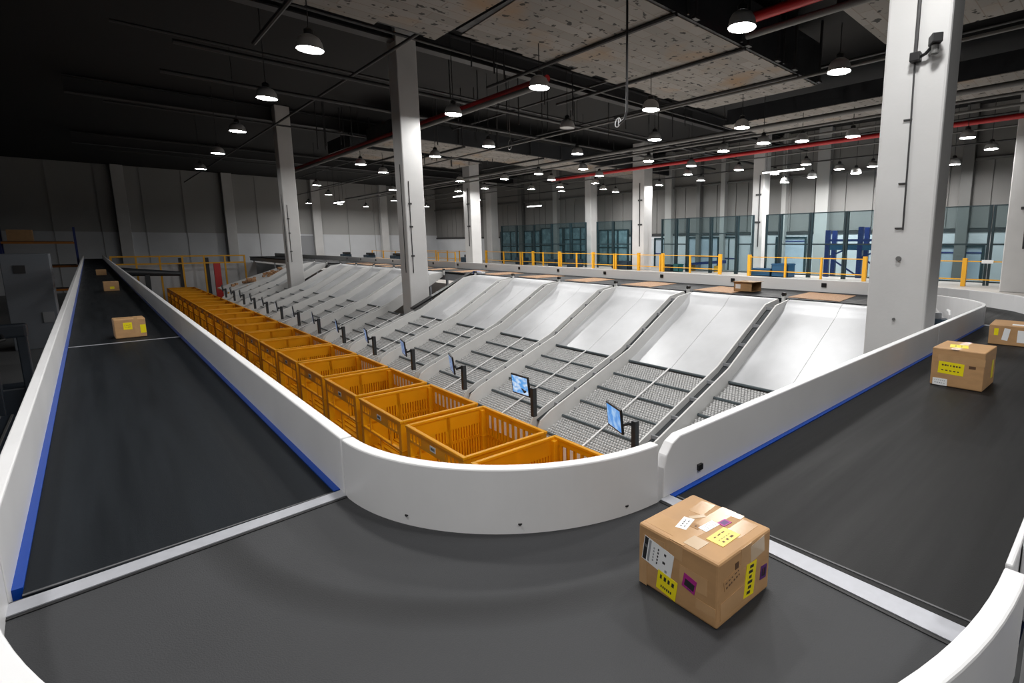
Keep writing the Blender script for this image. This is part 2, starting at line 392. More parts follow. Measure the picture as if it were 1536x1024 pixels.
# security camera bracketed on the big column
sc = thing('security_camera', 'black security camera on an arm on the big white column', 'camera', (6.98, 2.0, B + 3.1))
MB().box(6.90, 6.999, 1.95, 2.06, B + 3.07, B + 3.17).build('base', 'black', sc, bevel=.01)
MB().tube([(6.95, 1.97, B + 3.11), (6.93, 1.90, B + 3.13), (6.91, 1.83, B + 3.19)], .018).build('arm', 'black', sc)
MB().obox((6.89, 1.80, B + 3.245), (.16, .11, .10), Matrix.Rotation(.5, 3, 'Z')).build('housing', 'black', sc, bevel=.01)
MB().cyl((6.90, 1.80, B + 3.10), (6.90, 1.80, B + 3.19), .04, 12).build('swivel', 'pipe_g', sc)

# ------------------------------------------------------------------ conveyors
def arc(cx, cy, rx, ry, a0, a1, n=28):
    return [(cx + rx * math.cos(math.radians(a0 + (a1 - a0) * i / n)), cy + ry * math.sin(math.radians(a0 + (a1 - a0) * i / n))) for i in range(n + 1)]
GT, GH, GB = .045, .238, -.28      # guard thickness, height above the belt, depth below
XL0, XL1 = -.265, .622             # inner faces of the guards on the lane of boxes
YR0, YR1 = .137, 1.212
BLUE = .024

def leg_pair(root, pts, top):
    for (x, y) in pts: MB().box(x - .04, x + .04, y - .04, y + .04, 0, top).build('leg', 'machine_grey', root)

def lane_y(y0, y1, label, joint=None):
    c = thing('belt_conveyor', label, 'conveyor', ((XL0 + XL1) / 2, (y0 + y1) / 2, 0), 'belt conveyors of the loop')
    MB().box(XL0 + BLUE, XL1 - BLUE, y0 + .002, y1 - .002, B - .06, B).build('belt', 'belt', c)
    for a, b in ((XL0, XL0 + BLUE), (XL1 - BLUE, XL1)):
        MB().box(a, b, max(y0, 2.2), y1, B - .05, B + .006).build('blue_edge_strip', 'blue', c)
    MB().box(XL0 - GT, XL0, y0, y1, B + GB, B + GH).build('side_guard', 'white', c, bevel=.006)
    MB().box(XL1, XL1 + GT, y0, y1, B + GB, B + GH).build('side_guard', 'white', c, bevel=.006)
    MB().box(XL0 + .01, XL1 - .01, y0, y1, B - .28, B - .07).build('frame', 'machine_grey', c)
    leg_pair(c, [(x, y) for x in (XL0 + .06, XL1 - .06) for y in (y0 + .4, y1 - .4)], B - .28)
    return c
c = lane_y(2.15, 7.25, 'long straight dark belt conveyor beside the crates, joining the curve')
MB().box(XL0 + .002, XL1 - .002, 7.235, 7.26, B - .04, B + .004).build('belt_joint', 'alu', c)
MB().prism([(XL0 + BLUE, 2.153), (XL1 - BLUE, 2.200), (XL1 - BLUE, 2.206), (XL0 + BLUE, 2.163)], 'z', B, B + .002).build('belt_seam', 'seam', c)
lane_y(7.262, 26, 'far dark stretch of the straight belt conveyor beside the crate row')
lane_y(26.01, 50, 'last dark stretch of belt conveyor at the hall end')

# the curve; its outer edge is a slightly squared quarter ellipse
def superarc(grow, a0, a1, n=28):
    out = []
    for i in range(n + 1):
        a = math.radians(a0 + (a1 - a0) * i / n); e = 2 / 2.2
        c_, s_ = math.cos(a), math.sin(a)
        out.append((CX + math.copysign(abs(c_) ** e, c_) * (1.755 + grow), CY + math.copysign(abs(s_) ** e, s_) * (2.005 + grow)))
    return out
CX, CY = 1.49, 2.14
c = thing('curve_conveyor', 'grey ninety-degree curve belt conveyor with white curved guards', 'conveyor', (CX, CY, 0), 'belt conveyors of the loop')
inner = arc(CX, CY, .868, .928, 180, 270); outer = superarc(0, 180, 270)
m = MB(); n = len(inner)
vs = [(x, y, z) for z in (B, B - .06) for pth in (inner, outer) for x, y in pth]
fs = [(i, i + 1, n + i + 1, n + i) for i in range(n - 1)] + [(2 * n + i, 3 * n + i, 3 * n + i + 1, 2 * n + i + 1) for i in range(n - 1)]
m.add(vs, fs).build('belt', 'belt_curve', c)
def arcguard(rx, ry, a0, a1, z0, z1, name, extra=()):
    MB().sweep(arc(CX, CY, rx, ry, a0, a1, 40), GT, B + z0, B + z1).build(name, 'white', c, bevel=.006)
arcguard(.868 - GT / 2, .928 - GT / 2, 180.2, 268.5, GB, GH, 'side_guard')
MB().sweep(superarc(GT / 2, 180.2, 269.4, 44), GT, B - .03, B + GH).build('side_guard', 'white', c, bevel=.006)
MB().sweep(superarc(.028, 182, 268, 40), .012, B - .9, B - .03).build('skirt_panel', 'machine_grey', c)
# aluminium transition plates at both ends of the curve, with the dark gap beside them
MB().prism([(XL0, 2.049), (XL1, 2.127), (XL1, 2.19), (XL0, 2.121)], 'z', B - .03, B + .006).build('transition_plate', 'alu', c)
MB().prism([(XL0, 2.034), (XL1, 2.114), (XL1, 2.127), (XL0, 2.049)], 'z', B - .03, B + .003).build('gap_strip', 'black', c)
MB().prism([(1.428, YR0), (1.482, YR1), (1.536, YR1), (1.513, YR0)], 'z', B - .03, B + .006).build('transition_plate', 'alu', c)
MB().prism([(1.414, YR0), (1.470, YR1), (1.482, YR1), (1.428, YR0)], 'z', B - .03, B + .003).build('gap_strip', 'black', c)
m = MB(); vs = [(x, y, z) for z in (B - .07, B - .3) for pth in (inner, outer) for x, y in pth]; m.add(vs, fs).build('frame', 'machine_grey', c)
leg_pair(c, [(.1, 1.6), (.9, .8), (.9, 1.5), (1.3, .5)], B - .3)
# small screws along the curved guard
for a in (205, 232, 258):
    x, y = CX + .868 * math.cos(math.radians(a)), CY + .928 * math.sin(math.radians(a))
    MB().lathe([(0, .0), (.007, .0), (.007, .004), (0, .004)], (x, y, B + .035), 8).build('screw', 'black', c)

# cross lane
c = thing('belt_conveyor', 'dark belt conveyor carrying parcels from the curve to the far corner', 'conveyor', (4.6, .7, 0), 'belt conveyors of the loop')
X0, X1 = 1.49, 7.7
MB().box(X0, X1, YR0, YR1 - BLUE, B - .06, B).build('belt', 'belt_x', c)
MB().box(1.54, X1, YR1 - BLUE, YR1, B - .05, B + .006).build('blue_edge_strip', 'blue', c)
m = MB()
# guard with a rounded front corner, in two panels with a seam
m.prism([(1.50, B + GB), (5.58, B + GB), (5.58, B + GH), (1.60, B + GH), (1.55, B + GH - .02), (1.515, B + GH - .06), (1.50, B + GH - .11)], 'y', YR1, YR1 + GT)
m.build('side_guard', 'white', c, bevel=.006)
MB().box(5.586, 7.69, YR1, YR1 + GT, B + GB, B + GH).build('side_guard', 'white', c, bevel=.006)
MB().box(1.49, 8.35, YR0 - .016, YR0, B + GB, B + GH - .004).build('side_guard', 'white', c, bevel=.006)
MB().box(X0, X1, YR0 + .01, YR1 - .01, B - .28, B - .07).build('frame', 'machine_grey', c)
MB().box(1.553, 1.560, YR0, YR1 - BLUE, B, B + .002).build('belt_seam', 'seam', c)
MB().box(1.72, 1.75, YR1 - .012, YR1, B + .05, B + .075).build('photo_eye', 'black', c)
leg_pair(c, [(x, y) for x in (2.4, 5.0, 7.2) for y in (YR0 + .08, YR1 - .08)], B - .28)

# far corner
c = thing('curve_conveyor', 'dark corner belt conveyor turning behind the big column', 'conveyor', (8.6, 1.6, 0), 'belt conveyors of the loop')
inn = arc(7.7, 2.52, 1.30, 1.308, 270, 360, 20)
out = [(7.7, YR0), (8.35, YR0), (8.5, .35), (8.9, .68), (9.35, .98), (9.7, 1.18), (10.0, 1.5), (10.25, 1.85), (10.45, 2.2), (10.62, 2.6), (10.72, 3.0), (10.76, 3.4)]
m = MB(); vi = [(x, y, B) for x, y in inn] + [(9.0, 3.4, B)]; vo = [(x, y, B) for x, y in out[::-1]]
poly = vi + vo
m.add(poly + [(x, y, z - .06) for x, y, z in poly], [tuple(range(len(poly))), tuple(range(2 * len(poly) - 1, len(poly) - 1, -1))]); m.build('belt', 'belt_x', c)
MB().sweep(arc(7.7, 2.52, 1.30 - GT / 2, 1.308 - GT / 2, 270, 358, 24), GT, B + GB, B + GH).build('side_guard', 'white', c, bevel=.006)
MB().sweep([(x + .02, y - .02) for x, y in out[1:]], GT, B + GB, B + GH).build('side_guard', 'white', c, bevel=.006)
MB().box(7.702, 7.76, YR0, YR1, B - .02, B + .007).build('transition_plate', 'alu', c)
leg_pair(c, [(8.4, .8), (9.4, 1.6), (9.9, 2.6)], B - .06)

# far lane behind the chutes
XF0, XF1 = 9.02, 10.76
for (y0, y1, lab) in ((3.4, 20, 'dark belt conveyor running along the tops of the chutes, with brown mats'), (20.01, 50, 'far stretch of dark belt conveyor above the distant chutes')):
    c = thing('belt_conveyor', lab, 'conveyor', (9.9, (y0 + y1) / 2, 0), 'belt conveyors of the loop')
    MB().box(XF0, XF1, y0, y1, B - .06, B).build('belt', 'belt', c)
    yy = y0
    while yy < y1 - .1:
        ye = min(yy + 6.6, y1)
        MB().box(XF1, XF1 + GT, yy, ye - .006, B + GB, B + GH + .012).build('side_guard', 'white_edge', c, bevel=.006)  # lighter white than the other guards, putting brighter light into its colour
        yy = ye
    MB().box(XF0 + .02, XF1 - .02, y0, y1, B - .3, B - .07).build('frame', 'machine_grey', c)
    leg_pair(c, [(x, y) for x in (9.2, 10.6) for y in (y0 + .5, (y0 + y1) / 2, y1 - .5)], B - .3)

# ------------------------------------------------------------------ chutes
P = 2.19
Y0 = 4.49
XE, XK, XT = 4.86, 7.04, 9.0                 # lower end, knee, top edge
def zs(x):                                   # slide / roller surface height below the belt
    if x >= 8.72: t = (x - 8.72) / (XT - 8.72); return -.20 + .185 * (1 - (1 - t) ** 1.8)
    if x >= XK: return -1.20 + (x - XK) / (8.72 - XK) * 1.0
    return -2.10 + (x - XE) / (XK - XE) * .90
def zt(x):                                   # top edge of the side plates
    if x >= 8.50: return -.08 + (x - 8.5) / .5 * .075
    if x >= 7.02: return -.97 + (x - 7.02) / 1.48 * .89
    return -1.84 + (x - XE) / (7.02 - XE) * .87
def plate(y, t=.03, x0=XE, x1=XT):
    xs = [x0 + .06, x0 + .25] + [7.02, 8.50, x1 - .04]
    xs = [x for x in xs if x0 < x < x1]
    top = [(x0, B + zt(x0) - .12), (x0 + .05, B + zt(x0) - .02)] + [(x, B + zt(x)) for x in xs[1:]] + [(x1, B + min(zt(x1), 0) - .03)]
    bot = [(x1, B + zs(x1) - .16), (8.72, B - .36), (XK, B - 1.36), (x0, B + zs(x0) - .16)]
    bot = [q for q in bot if q[0] <= x1 + 1e-6]
    if x1 < 7.5: bot = [(x1, B + zs(x1) - .16), (x0, B + zs(x0) - .16)]
    return MB().prism(top + bot, 'y', y - t / 2, y + t / 2)
def sheet(y0, y1):
    xs = [XK, 7.6, 8.2, 8.66, 8.72, 8.78, 8.84, 8.9, 8.95, XT + .01]
    top = [(x, B + zs(min(x, XT))) for x in xs]
    return MB().prism(top + [(x, z - .012) for x, z in top[::-1]], 'y', y0, y1)
def tilt(x0, x1): return math.atan2(zs(x1) - zs(x0), x1 - x0)
def wheels(y0, y1, x0=XE + .03, x1=XK - .04):
    m = MB(); n = int((x1 - x0) / .047); k = int((y1 - y0) / .052)
    for i in range(n):
        x = x0 + (i + .5) * (x1 - x0) / n; z = B + zs(x) - .02
        for j in range(k):
            yy = y0 + (j + .5 + (.25 if i % 2 else -.25)) * (y1 - y0) / k
            vs = [(x + .021 * math.cos(PI / 3 * q), yy + s * .018, z + .021 * math.sin(PI / 3 * q)) for s in (-1, 1) for q in range(6)]
            m.add(vs, [(q, (q + 1) % 6, 6 + (q + 1) % 6, 6 + q) for q in range(6)] + [(5, 4, 3, 2, 1, 0), (6, 7, 8, 9, 10, 11)])
    return m
def make_chute(y0, y1, label, full=True):
    c = thing('sorting_chute', label, 'chute', (7.0, (y0 + y1) / 2, 0), 'steel sorting chutes with roller beds')
    a, b = y0 + .09, y1 - .09; mid = (a + b) / 2
    xt = XT if full else 6.9
    plate(a + .015, x1=xt).build('side_plate', 'greywhite', c, bevel=.004)
    plate(b - .015, x1=xt).build('side_plate', 'greywhite', c, bevel=.004)
    if full:
        sheet(a + .03, mid - .003).build('slide_sheet', 'steel', c, smooth=True)
        sheet(mid + .003, b - .03).build('slide_sheet', 'steel', c, smooth=True)
    th = tilt(XE, XK); R = Matrix.Rotation(-th, 3, 'Y')
    xk = XK if full else 6.9
    xm = (XE + xk) / 2; L = (xk - XE) / math.cos(th)
    MB().obox((xm, mid, B + zs(xm) - .065), (L, b - a - .07, .03), R).build('roller_tray', 'tray', c)
    wb = wheels(a + .05, b - .05, x1=xk - .04).build('wheel_bed', 'wheel', c); wb['kind'] = 'stuff'
    for k in range(6):
        x = XE + .10 + k * (xk - XE - .12) / 5.0
        MB().cyl((x, a + .03, B + zs(x) + .012), (x, b - .03, B + zs(x) + .012), .023, 8).build('crossbar', 'slate', c, smooth=True)
    MB().tube([(XE + .05, mid, B + zs(XE + .05) + .035), (xk - .03, mid, B + zs(xk - .03) + .035)], .014, 8).build('centre_rail', 'white_edge', c, smooth=True)
    for k in range(9):           # brackets that tie the plate to its neighbour across the channel
        x = XE + .5 + k * .45
        if x > xt - .2: break
        MB().box(x, x + .03, b + .002, b + .178, B + zt(x) - .10, B + zt(x) - .05).build('bracket', 'machine_grey', c)
    xs = [XE + .12, 7.02, 8.5, xt - .05] if full else [XE + .12, xt - .05]
    MB().prism([(x, B + zt(x) - .11) for x in xs] + [(x, B + zt(x) - .13) for x in xs[::-1]], 'y', b + .002, b + .178).build('channel_shade', 'dark', c)  # dark filler standing in for the shade between the twin plates
    for yy in (a + .05, b - .05):
        MB().box(XE + .3, XE + .36, yy - .03, yy + .03, 0, B + zs(XE + .33) - .14).build('leg', 'machine_grey', c)
        MB().box(xt - .5, xt - .44, yy - .03, yy + .03, 0, B + zs(xt - .47) - .12).build('leg', 'machine_grey', c)
    return c
make_chute(2.31, Y0, 'narrower first steel chute, ending at the big white column')
first = make_chute(Y0, Y0 + P, 'second steel chute from the big column, below the small open box')
base = first.location.copy()
for k in range(1, 14):
    if k in (5, 11): continue
    lab = '%s steel chute with roller bed, counted from the big column' % ORD[k + 1]
    dup(first, base + Vector((0, P * k, 0)), lab)
gapc = make_chute(Y0 + 5 * P, Y0 + 6 * P, 'short roller bed without steel slide, below the column in the chute gap', full=False)
dup(gapc, gapc.location + Vector((0, 6 * P, 0)), 'short roller bed without steel slide, below the far chute column')

# black cover leaning in the gap, with a blue tool at its top
cv = MB().bar((6.9, Y0 + 5 * P + .28, B - 1.0), (8.95, Y0 + 5 * P + .28, B + .02), .22, .05)
tag(cv.build('cable_cover', 'black', loc=(7.9, Y0 + 5 * P + .28, B - .5)), 'black cover strip leaning in the gap beside the column', 'cover')
bg = thing('hand_tool', 'small blue and clear gadget lying at the top of the chute gap', 'tool', (9.1, Y0 + 5 * P + .1, B))
MB().box(9.03, 9.23, Y0 + 5 * P + .02, Y0 + 5 * P + .24, B + .001, B + .10).build('grip', 'machine_blue', bg, bevel=.02)
MB().box(9.05, 9.2, Y0 + 5 * P - .3, Y0 + 5 * P + .02, B + .001, B + .08).build('housing', 'wall_w', bg, bevel=.02)

# sensors at the chute tops and reflectors on the far guard
for k in range(0, 14):
    yk = Y0 + k * P
    s = thing('photo_sensor', '%s small black photo sensor on the chute divider tops, from the big column' % ORD[k], 'sensor', (9.0, yk, B - .1), 'photo sensors along the chute tops')
    MB().box(8.97, 9.02, yk - .03, yk + .03, B - .12, B + .045).build('bracket', 'greywhite', s)
    MB().cyl((8.965, yk, B + .075), (9.035, yk, B + .075), .036, 12).build('sensor_head', 'black', s)
    r = MB().box(XF1 - .02, XF1, yk - .055, yk + .055, B + .10, B + .19)
    tag(r.build('reflector', 'black', loc=(XF1, yk, B + .14), bevel=.01), '%s round black reflector on the far white guard, from the big column' % ORD[k], 'reflector', 'reflectors on the far guard')
# brown mats on the far belt
for k in range(-1, 12):
    yk = Y0 + k * P + P * .0 - .45
    if k == -1: continue
    mt = MB().prism([(9.16, yk - .52), (10.38, yk - .34), (10.46, yk + .62), (9.22, yk + .48)], 'z', B, B + .008)
    tag(mt.build('ribbed_mat', 'brown', loc=(9.8, yk, B)), '%s brown ribbed mat on the belt behind the chutes, from the big column' % ORD[k], 'mat', 'brown mats on the far belt')

# ------------------------------------------------------------------ crates
CXL, CW, CLN, CH = 3.36, 1.48, 1.90, 1.05
def make_crate():
    c = thing('storage_crate', '', 'crate', (0, 0, 0), 'yellow crates at the chute ends')
    t = .035; H = CH
    # rim
    m = MB()
    for x0, x1, y0, y1 in ((0, .06, 0, CLN), (CW - .06, CW, 0, CLN), (.06, CW - .06, 0, .06), (.06, CW - .06, CLN - .06, CLN)): m.box(x0, x1, y0, y1, H - .045, H)
    m.build('rim', 'yellow', c, bevel=.008)
    for x in (.01, CW - .13):
        for y in (.01, CLN - .13):
            q = MB().box(x, x + .12, y, y + .12, 0, H - .045); q.box(x - .006, x + .126, y - .006, y + .126, .50, .53)
            q.build('corner_post', 'yellow', c, bevel=.01)
    def slotted(name, along, off, L, z_lo, z_hi, n, top, solid=0.):
        """wall along 'x' or 'y': a top band, a bottom band and upright bars between slots"""
        m = MB()
        def bx(u0, u1, z0, z1, th=t):
            if along == 'x': m.box(u0, u1, off, off + th, z0, z1)
            else: m.box(off, off + th, u0, u1, z0, z1)
        u0, u1 = .12, L - .12
        bx(u0, u1, z_hi - top, z_hi); bx(u0, u1, z_lo, z_lo + .07); bx(u0, u1, .50, .545)
        us = u0 + (u1 - u0) * solid
        if solid: bx(u0, us, z_lo + .07, z_hi - top)
        st = (u1 - us) / n
        for k in range(n): bx(us + k * st, us + k * st + st * .56, z_lo + .07, z_hi - top)
        bx(L / 2 - .03, L / 2 + .03, z_lo, z_hi, t + .012)
        m.build(name, 'yellow', c)
    slotted('end_wall', 'y', CW - .05, CLN, .0, H - .045, 18, .07)
    slotted('side_wall', 'x', CLN - .05, CW, .0, H - .045, 17, .24, .28)
    slotted('side_wall', 'x', .015, CW, .0, H - .045, 17, .24, .28)
    # front with hand slots in a band and an open bay below
    m = MB()
    m.box(.012, .047, .12, CLN - .12, H - .045 - .05, H - .045)
    m.box(.012, .047, .12, CLN - .12, H - .26, H - .22)
    m.box(.012, .047, .55, CLN - .55, H - .22, H - .09)
    for y in (.12, .24, .36, .48, CLN - .15, CLN - .27, CLN - .39, CLN - .51): m.box(.012, .047, y, y + .045, H - .22, H - .09)
    m.box(.012, .055, .12, CLN - .12, .48, .525)
    m.box(.012, .05, CLN / 2 - .025, CLN / 2 + .025, .0, .50)
    for y in (.45, CLN - .49): m.box(.016, .04, y, y + .03, .5, H - .26)
    m.box(.012, .05, .12, CLN - .12, 0, .08)
    m.build('front_frame', 'yellow', c)
    m = MB().box(.03, CW - .03, .03, CLN - .03, .03, .06)
    for k in range(14): x = .08 + k * .1; m.box(x, x + .025, .06, CLN - .06, .06, .085)
    m.build('base', 'yellow', c)
    m = MB().box(.008, .012, CLN / 2 - .09, CLN / 2 + .09, H - .20, H - .11, 0)
    for k in range(5): y = CLN / 2 - .06 + k * .026; m.box(.006, .008, y, y + .015, H - .175, H - .135, 1)
    m.build('number_card', ['label_w', 'ink'], c)
    # paper dockets behind the slots of the end wall
    m = MB()
    for k in range(9): y = .30 + k * .16; m.box(CW - .052, CW - .05, y, y + .07, H - .36, H - .12)
    m.build('paper_dockets', 'label_w', c)['kind'] = 'stuff'
    return c
cr = make_crate()
PC = 2.1
cr.location = (CXL, 4.20, 0)
cr['label'] = 'first yellow slotted crate of the row, half hidden by the curved guard'
for k in range(1, 20):
    lab = '%s yellow slotted crate in the row, counted from the curved guard' % ORD[k]
    dup(cr, (CXL + .004 * k, 4.20 + PC * k, 0), lab)

# ------------------------------------------------------------------ monitors on posts at the divider ends
def make_monitor(yaw, scr, label):
    c = thing('monitor_stand', label, 'monitor', (0, 0, 0), 'monitors at the chute ends')
    MB().box(-.038, .038, -.038, .038, -.45, .02).build('post', 'dark', c, bevel=.006)
    MB().box(-.02, .02, .03, .12, -.06, -.02).tube([(0, .1, -.04), (-.05, .17, -.07), (-.03, .25, -.03)], .022, 8).build('arm', 'dark', c)
    ctr = Vector((-.04, .42, .02)) + Vector((math.sin(yaw) * .13, -.13 + (1 - math.cos(yaw)) * -.1, 0)); R = Matrix.Rotation(yaw, 3, 'Z') @ Matrix.Rotation(-.10, 3, 'Y')
    fr = MB().obox(ctr, (.03, .46, .34), R).build('display_frame', 'black', c, bevel=.006)
    s = MB().obox(ctr + R @ Vector((-.0165, 0, 0)), (.003, .41, .29), R).build('screen', scr, c)
    return c
def place(m, k, dx=0):
    m.location = (4.74, Y0 + k * P - .17 + dx, B - 1.28); return m
place(make_monitor(-.36, 'screen', 'dark post with angled blue monitor, first beside the curved guard'), 0)
place(make_monitor(.02, 'screen2', 'dark post with pale blue monitor facing the crates, second in line'), 1)
third = place(make_monitor(-.34, 'screen3', 'third dark monitor post, screen turned nearly edge-on'), 2)
fourth = place(make_monitor(-.24, 'screen3', 'fourth dark monitor post along the chute ends, counted from the curved guard'), 3)
for k in range(4, 14):
    dup(fourth, (4.74, Y0 + k * P - .17, B - 1.28), '%s dark monitor post along the chute ends, counted from the curved guard' % ORD[k])

# ------------------------------------------------------------------ parcels
def parcel(L, W, H, label, loc, rot, decals=(), group=None, bulge=.0):
    """box L along x, W along y, H high; origin at the centre of its base"""
    c = thing('cardboard_box', label, 'box', (0, 0, 0), group)
    MB().box(-L / 2, L / 2, -W / 2, W / 2, 0.002, H).build('carton', 'card', c, bevel=.007)
    for i_, (nm, face, u, v, du, dv, ang, mts, marks, lift) in enumerate(sorted(decals, key=lambda d: d[9])):
        m = MB(); e = .0004 + i_ * .00005
        def pt(a, b, d):
            ca, sa = math.cos(ang), math.sin(ang)
            p, q = u + a * ca - b * sa, v + a * sa + b * ca
            return {'-x': (-L / 2 - d, -p, q), '-y': (p, -W / 2 - d, q), '+z': (p, q, H + d)}[face]
        def quad(a0, a1, b0, b1, d0, d1, mi):
            vs = [pt(a, b, d) for d in (d0, d1) for b in (b0, b1) for a in (a0, a1)]
            m.add(vs, [(0, 2, 3, 1), (4, 5, 7, 6), (0, 1, 5, 4), (2, 6, 7, 3), (0, 4, 6, 2), (1, 3, 7, 5)], mi)
        quad(-du / 2, du / 2, -dv / 2, dv / 2, -.001, e, 0)
        for (a0, a1, b0, b1, mi) in marks: quad(a0, a1, b0, b1, e - .0001, e + .00003, mi)
        m.build(nm, mts, c)
    c.location = loc; c.rotation_euler = (0, 0, rot)
    return c
def rows(w, h, rowlist, mi=1, seed=1):
    """printed marks: rowlist of (v, height, n) gives broken strokes across the width"""
    rnd = random.Random(seed); out = []
    for v, hh, n in rowlist:
        st = w / n
        for k in range(n):
            a = -w / 2 + k * st + st * .15; out.append((a, a + st * rnd.uniform(.4, .75), v - hh / 2, v + hh / 2, mi))
    return out
def T(nm, face, u, v, du, dv, ang=0., mt='tape', lift=0): return (nm, face, u, v, du, dv, ang, [mt], (), lift)
main = [
    T('packing_tape', '+z', 0, .0, .254, .05), T('packing_tape', '+z', -.078, .078, .065, .11), T('packing_tape', '+z', .062, -.085, .095, .05), T('packing_tape', '+z', .075, .065, .08, .05, .1),
    T('clear_tape', '+z', -.09, -.04, .05, .05, 0, 'tape_pale', 1), T('clear_tape', '+z', .112, -.03, .026, .05, .1, 'tape_pale', 1), T('clear_tape', '+z', .022, .042, .05, .016, -.5, 'tape_pale', 1),
    ('address_label', '+z', -.034, .044, .066, .034, .28, ['label_w', 'ink'], rows(.044, .02, [(.005, .004, 4), (-.006, .003, 3)]), 2),
    ('address_label', '+z', .004, -.014, .062, .03, -.05, ['label_w', 'machine_grey'], rows(.052, .02, [(.010, .002, 7), (.004, .002, 8), (-.002, .002, 7), (-.008, .002, 5)]), 2),
    ('barcode_sticker', '+z', .052, -.034, .036, .026, -.05, ['magenta', 'purple'], [(-.012, .012, -.009, .009, 1)], 3),
    ('yellow_sticker', '+z', -.012, -.075, .086, .056, .02, ['label_o', 'ink_brown'], rows(.056, .03, [(.014, .004, 3), (-.003, .002, 5), (-.015, .007, 3)]), 4),
    ('brown_patch', '+z', -.024, .012, .024, .028, .1, ['card_in', 'ink_brown'], [(-.004, .004, -.003, .003, 1)], 1),
    T('packing_tape', '-x', .0, .163, .05, .045), T('packing_tape', '-x', -.080, .150, .08, .03, .1), T('packing_tape', '-x', .062, .105, .095, .05), T('packing_tape', '-x', -.122, .06, .03, .115), T('packing_tape', '-x', .105, .045, .065, .03),
    ('shipping_label', '-x', -.066, .114, .112, .078, -.16, ['label_w', 'ink', 'machine_grey'],
     [(-.054, -.040, -.037, .037, 1), (-.051, -.042, .004, .014, 0), (-.036, -.028, -.035, .035, 2)] + [(-.002, .003, -.024 + k * .011, -.017 + k * .011, 1) for k in range(5)] + [(-.018, -.013, -.024 + k * .010, -.018 + k * .010, 2) for k in range(5)] + [(.022, .030, .018, .026, 1), (.020, .030, -.008, .000, 1), (.032, .040, -.030, -.022, 2)], 1),
    ('yellow_sticker', '-x', -.030, .044, .072, .060, -.14, ['label_y', 'ink'], rows(.058, .04, [(.013, .013, 4)], 1, 3) + rows(.042, .02, [(-.015, .008, 6)], 1, 5), 2),
    ('barcode_sticker', '-x', .050, .090, .044, .042, -.2, ['magenta', 'ink', 'purple'], [(-.015, .018, -.014, .007, 1), (-.004, .012, -.019, -.016, 2)], 2),
    T('packing_tape', '-y', .0, .158, .05, .06), T('clear_tape', '-y', .058, .155, .07, .05, .1, 'tape_pale'), T('packing_tape', '-y', -.03, .05, .17, .05, .05),
    ('printed_mark', '-y', -.062, .122, .08, .03, .22, ['card', 'ink_brown'], rows(.07, .02, [(.005, .004, 5), (-.009, .006, 6)], 1, 9), 1),
    ('printed_mark', '-y', -.044, .150, .016, .018, .0, ['ink_brown'], (), 1),
    ('yellow_sticker', '-y', .024, .078, .050, .098, -.12, ['label_y', 'ink'], [(-.012 + (k % 2) * .004, .006 + (k % 3) * .003, -.042 + k * .015, -.033 + k * .015, 1) for k in range(6)], 2),
    ('barcode_sticker', '-y', .094, .068, .032, .040, -.1, ['purple', 'magenta', 'ink'], [(-.010, .010, -.012, .012, 2), (-.004, .001, -.008, .010, 1)], 2),
]
parcel(.256, .284, .189, 'taped brown cardboard box with white, yellow and magenta labels on the curve belt', (1.180, .800, B), math.radians(-2), main)
rb = [T('packing_tape', '-x', .02, .20, .28, .05), T('packing_tape', '+z', .0, .02, .38, .05),
      ('yellow_sticker', '-x', -.035, .135, .155, .085, -.03, ['label_y', 'ink_brown'], rows(.12, .05, [(.018, .012, 7), (-.018, .008, 5)], 1, 2), 1),
      ('address_label', '-x', -.095, .03, .09, .05, 0, ['label_w', 'machine_grey'], rows(.07, .03, [(.01, .005, 6), (-.008, .005, 5)], 1, 4), 1),
      ('yellow_sticker', '+z', -.03, .03, .13, .11, .2, ['label_y', 'ink_brown'], rows(.09, .06, [(.02, .006, 4), (-.015, .006, 5)], 1, 6), 1),
      ('yellow_sticker', '-y', .09, .12, .06, .13, 0, ['label_y'], (), 1), ('printed_mark', '-x', .09, .16, .04, .02, 0, ['ink_brown'], (), 1)]
parcel(.37, .315, .272, 'brown cardboard box with big yellow label on the cross belt', (4.36, .775, B), math.radians(-1), rb, 'parcels on the belts')
rb2 = [('address_label', '-x', .10, .10, .12, .12, .0, ['label_w'], (), 1), ('address_label', '-x', -.05, .11, .05, .12, -.15, ['label_w'], (), 1), ('yellow_sticker', '-x', -.13, .13, .035, .07, 0, ['label_y'], (), 1),
       ('address_label', '+z', -.12, -.05, .10, .13, 0, ['label_w'], (), 1), ('yellow_sticker', '-x', .172, .12, .03, .05, 0, ['label_y'], (), 1)]
parcel(.46, .38, .20, 'low brown cardboard box with torn white labels, beyond the yellow-labelled one', (6.56, .76, B), math.radians(3), rb2, 'parcels on the belts')
lb = [('yellow_sticker', '-y', -.02, .13, .07, .075, 0, ['label_y', 'ink_brown'], rows(.05, .03, [(.01, .006, 4), (-.01, .006, 4)], 1, 8), 1), ('yellow_sticker', '-y', .10, .09, .045, .09, 0, ['label_y'], (), 1), T('packing_tape', '+z', 0, 0, .25, .05), T('packing_tape', '-y', .05, .12, .03, .2)]
parcel(.25, .24, .205, 'brown cardboard box with yellow labels riding the long crate-side belt', (.225, 7.66, B), math.radians(2), lb, 'parcels on the belts')
parcel(.24, .24, .20, 'second brown cardboard box along the crate-side belt, further off', (.262, 15.55, B), math.radians(1), [('yellow_sticker', '-y', .01, .07, .07, .05, 0, ['label_y'], (), 1)], 'parcels on the belts')
parcel(.24, .24, .18, 'third and most distant box along the crate-side belt', (.215, 23.6, B), 0, (), 'parcels on the belts')
